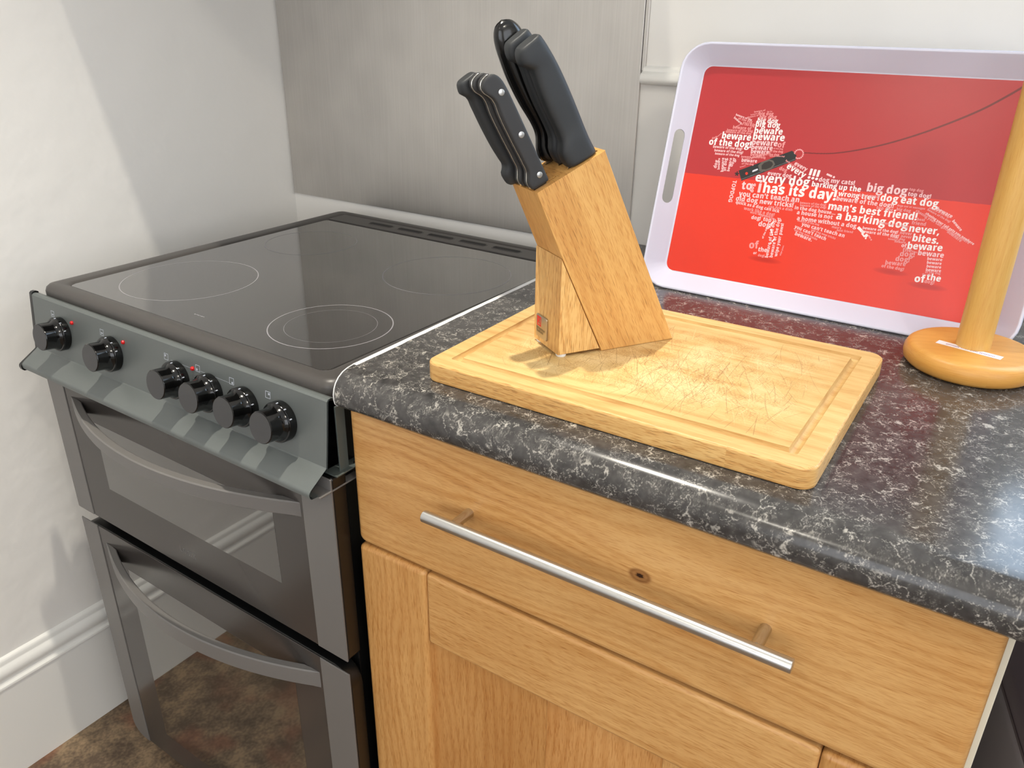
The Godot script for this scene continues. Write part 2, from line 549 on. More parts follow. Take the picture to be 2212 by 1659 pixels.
	M.blade = mat(Color(0.7, 0.7, 0.7), 0.25, 1.0)
	# tray
	M.melamine = mat(Color(0.825, 0.83, 0.90), 0.22)
	M.print_white = mat(Color(0.93, 0.90, 0.90), 0.35)
	M.print_pale = mat(Color(0.92, 0.77, 0.78), 0.35)
	M.print_pink = mat(Color(0.88, 0.58, 0.58), 0.35)
	M.print_black = mat(Color(0.12, 0.12, 0.12), 0.35)

func room() -> void:
	var b := MB.new()
	b.box(Vector3(-1.0, -0.1, -0.25), Vector3(2.5, 0.0, 3.4))
	struct("floor", "mottled brown and rust coloured stone floor", "floor", b, M.floor)
	b = MB.new(); b.box(Vector3(-1.0, 2.42, -0.25), Vector3(2.5, 2.52, 3.4))
	struct("ceiling", "plain white ceiling", "ceiling", b, M.ceiling)
	var left := Transform3D(Basis.from_euler(Vector3(0, -0.02, 0)), Vector3(-0.7229, 0, 0))
	b = MB.new(); b.box(Vector3(-0.12, 0.0, -0.2), Vector3(0.0, 2.42, 3.4))
	var w := struct("wall_left", "off-white plastered wall left of the cooker", "wall", b, M.wall)
	w.transform = left
	# skirting board with an ogee top
	var prof := [Vector2(0.0, 0.0), Vector2(0.015, 0.0), Vector2(0.015, 0.181), Vector2(0.0168, 0.1825), Vector2(0.0172, 0.185), Vector2(0.0165, 0.1875), Vector2(0.0118, 0.1895), Vector2(0.0102, 0.193), Vector2(0.0104, 0.197), Vector2(0.0128, 0.2), Vector2(0.0142, 0.2055), Vector2(0.0138, 0.211), Vector2(0.0115, 0.2165), Vector2(0.008, 0.2195), Vector2(0.0066, 0.2215), Vector2(0.0066, 0.2275), Vector2(0.0045, 0.231), Vector2(0.0, 0.2335)]
	b = MB.new()
	var l0 := PackedVector3Array(); var l1 := PackedVector3Array()
	for q in prof:
		l0.append(Vector3(q.x, q.y, 0.02)); l1.append(Vector3(q.x, q.y, 3.15))
	b.loft([l0, l1])
	w = struct("baseboard_left", "white moulded skirting board on the left wall", "skirting board", b, M.paint)
	w.transform = left
	# back wall with the window opening at its right end
	b = MB.new()
	b.box(Vector3(-0.9, 0.0, -0.2), Vector3(0.575, 2.42, 0.0)); b.box(Vector3(1.335, 0.0, -0.2), Vector3(2.5, 2.42, 0.0))
	b.box(Vector3(0.575, 0.0, -0.2), Vector3(1.335, 1.15, 0.0)); b.box(Vector3(0.575, 2.05, -0.2), Vector3(1.335, 2.42, 0.0))
	struct("wall_back", "off-white plastered wall behind the worktop", "wall", b, M.wall)
	window(Vector3(0.955, 1.60, -0.12), Vector2(0.76, 0.9), "unseen window over the far end of the worktop")  # out of view; puts the bluish sheen on the worktop
	b = MB.new()
	b.box(Vector3(2.4, 0.0, 0.0), Vector3(2.55, 2.42, 0.99)); b.box(Vector3(2.4, 0.0, 2.51), Vector3(2.55, 2.42, 3.3))
	b.box(Vector3(2.4, 0.0, 0.99), Vector3(2.55, 0.89, 2.51)); b.box(Vector3(2.4, 2.11, 0.99), Vector3(2.55, 2.42, 2.51))
	struct("wall_right", "plain white wall at the far right of the room", "wall", b, M.wall)
	b = MB.new()
	b.box(Vector3(-0.9, 0.0, 3.2), Vector3(0.04, 2.42, 3.4)); b.box(Vector3(1.76, 0.0, 3.2), Vector3(2.5, 2.42, 3.4))
	b.box(Vector3(0.04, 0.0, 3.2), Vector3(1.76, 0.79, 3.4)); b.box(Vector3(0.04, 2.11, 3.2), Vector3(1.76, 2.42, 3.4))
	struct("wall_front", "plain white wall behind the camera", "wall", b, M.wall)
	window(Vector3(0.9, 1.45, 3.3), Vector2(1.72, 1.32), "added large window in the wall behind the camera, for fill light")  # window added behind the camera to carry fill light
	window(Vector3(2.48, 1.5, 1.75), Vector2(1.52, 1.22), "added wide window in the wall at the far right, for fill light", PI / 2)  # window added to brighten the left wall
	# dado rail right of the splashback
	b = MB.new()
	prof = []
	l0 = PackedVector3Array(); l1 = PackedVector3Array()
	for q in [Vector2(0.0, -0.0005), Vector2(0.0075, 0.0), Vector2(0.0125, 0.0015), Vector2(0.0155, 0.0055), Vector2(0.016, 0.010), Vector2(0.0135, 0.0145), Vector2(0.008, 0.0168), Vector2(0.0066, 0.0175), Vector2(0.006, 0.0215), Vector2(0.003, 0.0238), Vector2(0.0, 0.0245)]:
		l0.append(Vector3(0.0245, WY + 0.2325 + q.y, q.x)); l1.append(Vector3(0.57, WY + 0.2325 + q.y, q.x))
	b.loft([l0, l1])
	struct("trim_1", "narrow white dado rail on the back wall behind the tray", "dado rail", b, M.paint)
	# brushed steel sheet behind the cooker
	var t := thing("splashback", "brushed stainless steel splashback sheet on the wall behind the cooker", "splashback", Transform3D(Basis(), V(-0.7185, -0.0117, 0.0)))
	b = MB.new(); b.rbox(Vector3(0.0, 0.0, 0.0005), Vector3(0.7385, 0.62, 0.005), 0.0006)
	obj("sheet", b, M.steel, t)
	b = MB.new(); b.rbox(Vector3(0.7392, 0.262, 0.0005), Vector3(0.7450, 0.62, 0.0040), 0.0006)
	obj("edge_strip", b, M.steel, t)
	# unseen hood above the hob, placed to shade the left wall and splashback
	t = thing("unseen_hood", "unseen steel cooker hood above the hob, placed to shade the left wall", "cooker hood", Transform3D(Basis(), V(-0.715, 0.585, 0.0)))
	b = MB.new(); b.rbox(Vector3(0.0, 0.0, 0.0), Vector3(0.72, 0.06, 0.456), 0.002)
	obj("canopy", b, M.steel, t)
	b = MB.new(); b.rbox(Vector3(0.02, -0.006, 0.02), Vector3(0.70, 0.001, 0.44), 0.001)
	obj("filter", b, mat(Color(0.3, 0.3, 0.3), 0.5, 0.8), t)
	b = MB.new()
	b.loft([MB.rr(0.1, -0.4, 0.62, -0.002, 0.004, 0.0, 0.06), MB.rr(0.24, -0.27, 0.48, -0.002, 0.004, 0.0, 0.16), MB.rr(0.24, -0.27, 0.48, -0.002, 0.004, 0.0, 0.88)])
	var ch := obj("chimney", b, M.steel, t)
	ch.rotation.x = -PI / 2

func window(at: Vector3, s: Vector2, lab: String, turn := 0.0) -> void:
	taken["window"] = taken.get("window", 0) + 1
	var o := Node3D.new()
	o.name = "window_%d" % taken["window"]
	o.position = at; o.rotation.y = turn
	add_child(o)
	tag(o, lab, "window", "", "structure")
	var f := MB.new()
	var x := s.x / 2; var y := s.y / 2
	for r in [[-x, -y, -x + 0.05, y], [x - 0.05, -y, x, y], [-x + 0.05, -y, x - 0.05, -y + 0.05], [-x + 0.05, y - 0.05, x - 0.05, y], [-0.025, -y + 0.05, 0.025, y - 0.05]]:
		f.rbox(Vector3(r[0], r[1], -0.03), Vector3(r[2], r[3], 0.03), 0.003)
	obj("frame", f, M.paint, o)
	var g := mat(Color(0.95, 0.98, 1.0, 0.06), 0.0)
	g.transparency = BaseMaterial3D.TRANSPARENCY_ALPHA
	for k in [-1, 1]:
		var p := MB.new()
		p.box(Vector3(minf(k * 0.025, k * (x - 0.05)), -y + 0.05, -0.004), Vector3(maxf(k * 0.025, k * (x - 0.05)), y - 0.05, 0.004))
		obj("pane", p, g, o)

const HY := -0.0203   # hob top
func cooker() -> void:
	# all of it in the cooker's own axes: x and y as for the worktop, z from 0.6 before the back wall; it stands a degree askew
	var t := thing("cooker", "grey freestanding electric cooker with a black ceramic hob and two glass oven doors", "cooker", Transform3D(Basis.from_euler(Vector3(0, -0.0212, 0)), V(0, 0, 0.6)))
	var L := -0.5775; var R := -0.0155
	var b := MB.new()
	b.rbox(Vector3(L + 0.004, -0.84, -0.55), Vector3(R - 0.004, -0.043, 0.006), 0.002)
	obj("body", b, M.black, t)
	b = MB.new()
	b.rbox(Vector3(L + 0.02, -0.9047, -0.5), Vector3(R - 0.02, -0.841, -0.03), 0.002)
	obj("plinth", b, M.black_matt, t)
	# hob: pressed frame with a rolled rim, glass let into it
	b = MB.new()
	var gx0 := -0.5445; var gx1 := -0.047; var gz0 := -0.488; var gz1 := -0.007
	var f := func(x0, z0, x1, z1, r, ins, y):
		var o := PackedVector3Array()
		for v in MB.rr(x0, z0, x1, z1, r, ins, 0.0, 7): o.append(Vector3(v.x, y, v.y))
		return o
	var x0 := L; var x1 := R; var z0 := -0.556; var z1 := 0.0155
	b.loft([f.call(x0, z0, x1, z1, 0.018, 0.002, -0.043), f.call(x0, z0, x1, z1, 0.018, 0.0, -0.040), f.call(x0, z0, x1, z1, 0.018, 0.0, -0.029), f.call(x0, z0, x1, z1, 0.018, 0.0018, -0.0245), f.call(x0, z0, x1, z1, 0.018, 0.006, -0.0213), f.call(x0, z0, x1, z1, 0.018, 0.012, HY),
		f.call(gx0 - 0.008, gz0 - 0.05, gx1 + 0.008, gz1 + 0.006, 0.014, 0.0, HY), f.call(gx0 - 0.003, gz0 - 0.046, gx1 + 0.003, gz1 + 0.002, 0.012, 0.0, HY - 0.0012), f.call(gx0, gz0 - 0.0435, gx1, gz1, 0.011, 0.0, HY - 0.0038)])
	var hob := obj("hob_frame", b, M.enamel, t)
	b = MB.new()
	b.loft([f.call(gx0, gz0, gx1, gz1, 0.01, 0.0004, HY - 0.0037), f.call(gx0, gz0, gx1, gz1, 0.01, 0.0004, HY - 0.0026), f.call(gx0, gz0, gx1, gz1, 0.01, 0.001, HY - 0.0022)])
	var glass := obj("hob_glass", b, M.hob_glass, t)
	for r in [[-0.143, -0.108, 0.0745, true], [-0.434, -0.121, 0.0915, false], [-0.160, -0.354, 0.0925, false], [-0.448, -0.36, 0.0735, false]]:
		b = MB.new()
		ring(b, Vector3(r[0], HY - 0.0021, r[1]), r[2], 0.0007)
		if r[3]: ring(b, Vector3(r[0], HY - 0.0021, r[1]), r[2] - 0.019, 0.00018)
		obj("cooking_zone_ring", b, M.ring, glass)
	b = MB.new()
	for k in 6: b.box(Vector3(-0.309 + k * 0.0034, HY - 0.0022, -0.0375), Vector3(-0.3066 + k * 0.0034, HY - 0.00212, -0.0358 - 0.0006 * (k % 2)))
	obj("maker_print", b, M.ring, glass)
	# vents along the back of the hob
	b = MB.new()
	b.rbox(Vector3(gx0 + 0.002, HY - 0.004, gz0 - 0.0425), Vector3(gx1 - 0.002, HY - 0.0005, gz0 - 0.0015), 0.0008)
	var vent := obj("vent_strip", b, M.enamel, hob)
	for k in 5:
		b = MB.new()
		var a := -0.462 + k * 0.0675
		var n := PackedVector3Array()
		b.loft([f.call(a, gz0 - 0.031, a + 0.056, gz0 - 0.016, 0.006, 0.0, HY - 0.0006), f.call(a, gz0 - 0.031, a + 0.056, gz0 - 0.016, 0.006, 0.0, HY - 0.0001), f.call(a, gz0 - 0.031, a + 0.056, gz0 - 0.016, 0.006, 0.0016, HY + 0.0002), f.call(a, gz0 - 0.031, a + 0.056, gz0 - 0.016, 0.006, 0.0026, HY - 0.0004)], false, true)
		obj("vent_rim", b, M.enamel, hob)
		b = MB.new()
		b.loft([f.call(a, gz0 - 0.031, a + 0.056, gz0 - 0.016, 0.006, 0.0028, HY - 0.0004), f.call(a, gz0 - 0.031, a + 0.056, gz0 - 0.016, 0.006, 0.003, HY - 0.00015)], false, true)
		obj("vent_opening", b, M.black_matt, hob)
	control_panel(t)
	door(t, "top_oven_door", -0.122, -0.3723, -0.197, -0.3045, -0.1705, -0.1895, 0.0)
	door(t, "main_oven_door", -0.3917, -0.846, -0.447, -0.79, -0.4185, -0.4435, 0.028)

func ring(b: MB, c: Vector3, r: float, w: float) -> void:
	for i in 96:
		var p := []
		for k in [i, i + 1]:
			for q in [r - w, r + w]: p.append(c + Vector3(cos(TAU * k / 96.0) * q, 0, sin(TAU * k / 96.0) * q))
		b.quad(p[0], p[1], p[3], p[2])

func control_panel(t: Node3D) -> void:
	# folded sheet: (y, z)
	var out := [Vector2(-0.0345, 0.0165), Vector2(-0.0328, 0.0205), Vector2(-0.0333, 0.0238), Vector2(-0.0352, 0.0258), Vector2(-0.0722, 0.0302), Vector2(-0.1082, 0.0348), Vector2(-0.1095, 0.0358), Vector2(-0.1108, 0.0376), Vector2(-0.1242, 0.0588), Vector2(-0.126, 0.0604), Vector2(-0.1285, 0.061), Vector2(-0.1325, 0.0602), Vector2(-0.1345, 0.058), Vector2(-0.1352, 0.05)]
	var sec := func(x, grow):
		var o := PackedVector3Array()
		for q in out: o.append(Vector3(x, q.x, q.y))
		for i in out.size():
			var q: Vector2 = out[out.size() - 1 - i]
			o.append(Vector3(x, q.x + 0.0013 if q.x < -0.11 else q.x - 0.0006, q.y - 0.0017))
		return o
	var b := MB.new()
	b.loft([sec.call(-0.5825, 0), sec.call(-0.0125, 0)])
	var p := obj("control_panel", b, M.panel, t, 30.0)
	# dark end cap on the wall side
	b = MB.new()
	var l0 := PackedVector3Array(); var l1 := PackedVector3Array()
	for q in out + [Vector2(-0.1352, 0.02), Vector2(-0.11, 0.012)]:
		var g: Vector2 = q + (q - Vector2(-0.09, 0.03)).normalized() * 0.0022
		l0.append(Vector3(-0.5885, g.x, g.y)); l1.append(Vector3(-0.5826, g.x, g.y))
	b.loft([l0, l1])
	obj("end_cap", b, M.black, p)
	var ax := Vector3(0, 0.122, 0.9925).normalized()
	var face := func(x, y): return Vector3(x, y, 0.0258 + (-0.0352 - y) * 0.1235)
	var kx := [-0.5115, -0.394, -0.2595, -0.1992, -0.1386, -0.0784]
	for i in 6:
		b = MB.new()
		var o: Vector3 = face.call(kx[i], -0.0738)
		b.lathe([Vector2(0.0, 0.0), Vector2(0.0222, 0.0), Vector2(0.0226, 0.001), Vector2(0.0226, 0.0085), Vector2(0.0219, 0.0098), Vector2(0.0205, 0.0101), Vector2(0.0196, 0.0115), Vector2(0.0192, 0.0128), Vector2(0.0183, 0.0145), Vector2(0.0179, 0.018), Vector2(0.0178, 0.0292), Vector2(0.0172, 0.0299), Vector2(0.0165, 0.0299)], o, ax, 48)
		var k := obj("knob", b, M.knob, p, 30.0)
		b = MB.new()
		b.lathe([Vector2(0.0, 0.0298), Vector2(0.0166, 0.0298), Vector2(0.0169, 0.0301), Vector2(0.0, 0.0302)], o, ax, 48)
		obj("knob_face", b, M.knob_face, k)
		b = MB.new()
		for q in [0.4, 0.95, 1.5]:
			b.box(o + ax * 0.0065 + Vector3(0.0222 * cos(q), 0.0222 * sin(q) + 0.0002, -0.0012), o + ax * 0.0065 + Vector3(0.0222 * cos(q) + 0.0012, 0.0222 * sin(q) + 0.001, 0.0012))
		obj("scale_marks", b, M.print_grey, k)
	for x in [-0.4845, -0.3685, -0.2305]:
		b = MB.new()
		b.lathe([Vector2(0.0, -0.001), Vector2(0.0026, -0.001), Vector2(0.0026, 0.0012), Vector2(0.0018, 0.0024), Vector2(0.0, 0.0028)], face.call(x, -0.0535), ax, 16)
		obj("indicator_light", b, M.red_lens, p)
	# printed symbols: a square with one dot for each cooking zone, two oven signs, the line that links them
	var ix := [-0.532, -0.4155, -0.281, -0.2215, -0.1615, -0.1015]
	var up := Vector3(0, 0.9925, -0.122)
	for i in 6:
		b = MB.new()
		var c: Vector3 = face.call(ix[i], -0.0512) + ax * 0.00012
		var X := Vector3(1, 0, 0)
		var bar := func(u0, v0, u1, v1): b.quad(c + X * u0 + up * v0, c + X * u1 + up * v0, c + X * u1 + up * v1, c + X * u0 + up * v1)
		for e in [[-0.004, -0.004, 0.004, -0.0034], [-0.004, 0.0034, 0.004, 0.004], [-0.004, -0.004, -0.0034, 0.004], [0.0034, -0.004, 0.004, 0.004]]: bar.call(e[0], e[1], e[2], e[3])
		if i > 1:
			var d: Vector2 = [Vector2(-0.0015, 0.0012), Vector2(-0.0015, -0.0015), Vector2(0.0012, -0.0018), Vector2(0.0015, 0.0012)][i - 2]
			bar.call(d.x - 0.0012, d.y - 0.0012, d.x + 0.0012, d.y + 0.0012)
		else: bar.call(-0.002, -0.0018, 0.002, -0.0002)
		obj("zone_symbol" if i > 1 else "oven_symbol", b, M.print_grey, p)
	b = MB.new()
	for s in [[-0.272, -0.2265], [-0.2165, -0.166]]:
		var a: Vector3 = face.call(s[0], -0.0535) + ax * 0.0001; var e: Vector3 = face.call(s[1], -0.0542) + ax * 0.0001
		b.quad(a, e, e + up * 0.0003, a + up * 0.0003)
	obj("printed_line", b, M.print_grey, p)
	# the frame's bracket showing at the open right end
	b = MB.new()
	b.rbox(Vector3(-0.0115, -0.1195, 0.006), Vector3(-0.0095, -0.043, 0.0185), 0.0004)
	b.rbox(Vector3(-0.024, -0.1205, -0.012), Vector3(-0.0045, -0.1187, 0.0285), 0.0004)
	var br := obj("bracket", b, M.zinc, t)
	b = MB.new()
	b.lathe([Vector2(0, 0), Vector2(0.0032, 0), Vector2(0.0032, 0.0014), Vector2(0.002, 0.0024), Vector2(0, 0.0026)], Vector3(-0.0085, -0.1187, -0.004), Vector3.UP, 12)
	obj("screw", b, M.chrome, br)
	b = MB.new()
	b.rbox(Vector3(-0.56, -0.1375, -0.01), Vector3(-0.009, -0.1355, 0.05), 0.0006)
	obj("cross_rail", b, M.trim, t)

func door(t: Node3D, called: String, top: float, bottom: float, wt: float, wb: float, ht: float, hb: float, rc: float) -> void:
	var L := -0.5815; var R := -0.0095; var F := 0.0341
	var b := MB.new()
	b.rbox(Vector3(L + 0.002, bottom, 0.0105), Vector3(R - 0.0005, top, 0.0318), 0.0025, maxf(rc, 0.004), 3)
	var d := obj(called, b, M.black, t)
	if rc == 0.0:
		for s in [[L, -0.5398], [-0.0588, R]]:
			b = MB.new(); b.rbox(Vector3(s[0], bottom + 0.0002, 0.0318), Vector3(s[1], top - 0.0002, F), 0.0009)
			obj("door_trim", b, M.trim, d)
	else:
		for s in [-1, 1]:
			b = MB.new()
			var o := PackedVector2Array()
			var xo := L if s < 0 else R
			var xi := -0.5398 if s < 0 else -0.0588
			for q in [Vector2(xi, top), Vector2(xo, top), Vector2(xo, bottom + rc)]: o.append(q)
			for k in 5: o.append(Vector2(xo - s * rc * (1.0 - cos(PI / 2 * (k + 1) / 6)), bottom + rc - rc * sin(PI / 2 * (k + 1) / 6)))
			o.append(Vector2(xo - s * rc, bottom)); o.append(Vector2(xi, bottom))
			b.prism(o, 0.0318, F, 0.0009)
			obj("door_trim", b, M.trim, d)
	b = MB.new(); b.rbox(Vector3(-0.5395, bottom, 0.0318), Vector3(-0.0591, top, F - 0.0012), 0.0008)
	var g := obj("door_glass", b, M.door_glass, d)
	b = MB.new(); b.rbox(Vector3(-0.4772, wb, F - 0.0015), Vector3(-0.1133, wt, F - 0.00105), 0.0001)
	obj("door_window", b, M.door_window, g)
	# bowed strap handle
	b = MB.new()
	var loops := []
	var n := 40
	for i in n + 1:
		var q := -1.0 + 2.0 * i / n
		var x := -0.2945 + q * 0.2315
		var z := F - 0.001 + 0.053 * (1.0 - q * q)
		var dz := -2.0 * q * 0.053 / 0.2315
		var nn := Vector3(-dz, 0, 1).normalized()
		var th := 0.0105
		var o := PackedVector3Array()
		for c in [Vector2(0, hb + 0.001), Vector2(0.0012, hb), Vector2(th - 0.0015, hb), Vector2(th, hb + 0.0015), Vector2(th, ht - 0.0015), Vector2(th - 0.0015, ht), Vector2(0.0012, ht), Vector2(0, ht - 0.001)]:
			o.append(Vector3(x, c.y, z) - nn * (th - c.x))
		for k in o.size(): o[k].z = maxf(o[k].z, F - 0.0011)
		loops.append(o)
	b.loft(loops)
	obj("handle", b, M.trim, d)
	if rc == 0.0:
		b = MB.new()
		write(b, "LOGIK", Vector2(-0.3225, -0.3465), Vector2(-0.2885, -0.3465), F - 0.00112)
		obj("maker_name", b, M.maker, g)

func unit() -> void:
	var t := thing("base_cabinet", "oak base cabinet with a wide drawer over a framed door, below the worktop", "cabinet", Transform3D(Basis(), V(0, 0, 0)))
	var b := MB.new()
	# carcass: open-fronted white box
	var Z := 0.587
	for r in [[0.001, 0.017], [0.5815, 0.5985]]: b.rbox(Vector3(r[0], -0.8, 0.03), Vector3(r[1], -0.0405, Z), 0.0004)
	b.rbox(Vector3(0.017, -0.8, 0.03), Vector3(0.5815, -0.78, Z), 0.0004); b.rbox(Vector3(0.017, -0.06, 0.03), Vector3(0.5815, -0.0405, Z), 0.0004)
	b.rbox(Vector3(0.017, -0.78, 0.03), Vector3(0.5815, -0.06, 0.036), 0.0004)
	obj("carcass", b, mat(Color(0.88, 0.86, 0.78), 0.5), t)
	b = MB.new(); b.rbox(Vector3(0.001, -0.9045, 0.05), Vector3(0.5985, -0.801, 0.54), 0.0004)
	obj("plinth", b, M.oak, t)
	# drawer front, local origin at its top left corner
	var X := -0.003; var W := 0.596
	b = MB.new(); b.rbox(Vector3(0, -0.1706, 0), Vector3(W, 0, 0.0202), 0.0075, 0.0105, 5)
	var d := obj("drawer", b, M.oak_drawer, t)
	d.position = Vector3(X, -0.0405, Z + 0.0005)
	b = MB.new()
	b.lathe([Vector2(0, 0), Vector2(0.0056, 0), Vector2(0.006, 0.0004), Vector2(0.006, 0.3508), Vector2(0.0056, 0.3512), Vector2(0, 0.3512)], Vector3(0.1205, -0.0755, 0.0496), Vector3.RIGHT, 24)
	var h := obj("bar_handle", b, M.bar, d)
	for x in [0.1535, 0.4424]:
		b = MB.new()
		b.lathe([Vector2(0, 0.0), Vector2(0.005, 0.0), Vector2(0.005, 0.026), Vector2(0, 0.026)], Vector3(x, -0.0755, 0.0198), Vector3.BACK, 20)
		obj("handle_post", b, M.chrome, d)
	# door below: stiles, rails, sunk panel
	var dn := Node3D.new()
	dn.name = "door"; dn.position = Vector3(X, -0.2146, Z + 0.0005)
	t.add_child(dn)
	var H := 0.575
	for s in [0, 1]:
		b = MB.new(); b.rbox(Vector3(0, 0, 0), Vector3(H, 0.094, 0.0202), 0.0055, 0.006, 4)
		var st := obj("stile", b, M.oak_0 if s == 0 else M.oak_1, dn)
		st.rotation.z = -PI / 2
		st.position = Vector3(0.0 if s == 0 else W - 0.094, 0, 0)
	for s in [0, 1]:
		b = MB.new(); b.rbox(Vector3(0, -0.095, 0), Vector3(W - 0.1885, 0, 0.0196), 0.0045, 0.005, 4)
		var ra := obj("rail", b, M.oak_2 if s == 0 else M.oak, dn)
		ra.position = Vector3(0.09425, -0.0004 if s == 0 else -H + 0.0954, 0)
	# sunk panel glued up from three boards
	var px := 0.0905
	for k in 3:
		var pw: float = [0.152, 0.128, 0.14][k]
		b = MB.new(); b.rbox(Vector3(0, 0.0001, 0.002), Vector3(H - 0.18, pw - 0.0001, 0.0105), 0.0002, 0.0003, 1)
		var pn := obj("panel_board", b, [M.oak_3, M.oak_4, M.oak_2][k], dn)
		pn.rotation.z = -PI / 2
		pn.position = Vector3(px, -0.092, 0)
		px += pw

func worktop() -> void:
	var t := thing("worktop", "dark grey laminate worktop with a pale crackle pattern and a rounded front edge", "worktop", Transform3D(Basis(), V(0, 0, 0)))
	var pts := [Vector2(0.598, 0.0), Vector2(0.606, -0.0006), Vector2(0.6135, -0.0026), Vector2(0.6198, -0.0062), Vector2(0.6243, -0.0108), Vector2(0.6272, -0.0162), Vector2(0.6287, -0.0222), Vector2(0.6287, -0.0285), Vector2(0.6276, -0.0328), Vector2(0.6245, -0.0362), Vector2(0.62, -0.0379), Vector2(0.614, -0.0385), Vector2(0.604, -0.0385), Vector2(0.003, -0.0385), Vector2(0.003, 0.0), Vector2(0.3, 0.0)]
	var b := MB.new()
	var loops := []
	for x in [0.0012, 1.95]:
		var l := PackedVector3Array()
		for q in pts: l.append(Vector3(x, q.y, q.x))
		loops.append(l)
	b.loft(loops)
	obj("slab", b, M.laminate, t)
	b = MB.new()
	loops = []
	for x in [0.0, 0.0012]:
		var l := PackedVector3Array()
		for q in pts: l.append(Vector3(x, q.y + (0.0003 if q.y > -0.03 else 0.0), q.x + (0.0003 if q.y < -0.001 else 0.0)))
		loops.append(l)
	b.loft(loops)
	obj("end_strip", b, M.white, t)
	# bead of white sealant along the edge beside the hob
	b = MB.new()
	loops = []
	var rng := RandomNumberGenerator.new()
	rng.seed = 3
	for i in 60:
		var z := 0.01 + 0.588 * i / 59.0
		var w := 0.0052 + rng.randf_range(-0.0005, 0.0005)
		var l := PackedVector3Array()
		for q in [Vector2(-0.0006, 0.0), Vector2(-0.0006, 0.0002), Vector2(0.0006, 0.0004), Vector2(w - 0.001, 0.0003), Vector2(w, 0.0)]: l.append(Vector3(q.x, q.y, z))
		loops.append(l)
	b.loft(loops)
	obj("sealant", b, M.white, t)

func board() -> void:
	var w := 0.3678; var d := 0.2719; var h := 0.0195
	var a := -0.0038
	var t := thing("chopping_board", "pale wooden chopping board with a juice groove, scored with knife cuts", "chopping board", Transform3D(Basis.from_euler(Vector3(0, -a, 0)), V(0.0821 + sin(a) * d, 0.0, 0.5861 - cos(a) * d)))
	var f := func(ins, y, r := 0.014):
		var o := PackedVector3Array()
		for v in MB.rr(0, 0, w, d, r, ins, 0.0, 8): o.append(Vector3(v.x, y, v.y))
		return o
	var b := MB.new()
	b.loft([f.call(0.002, 0.0), f.call(0.0006, 0.0008), f.call(0.0, 0.0025), f.call(0.0, h - 0.0022), f.call(0.0005, h - 0.0009), f.call(0.0018, h)], true, false)
	obj("edge", b, M.pale_wood, t)
	b = MB.new()
	var lp := [f.call(0.0018, h), f.call(0.0185, h, 0.021)]
	for k in 7:
		var q := PI * (k + 0.5) / 7.0
		lp.append(f.call(0.0228 - 0.0043 * cos(q), h - 0.0052 * sin(q), 0.0215))
	lp.append(f.call(0.0270, h, 0.0275))
	b.loft(lp, false, true)
	obj("face", b, M.board_top, t, 30.0)

# frame of the knife block: x along its base away from the wedge, y up, z towards the camera side
func block_frame() -> Transform3D:
	var d := Vector3(0.5364, 0, -0.844).normalized()
	return Transform3D(Basis(d, Vector3.UP, d.cross(Vector3.UP)), V(0.1855, 0.0195, 0.5072))

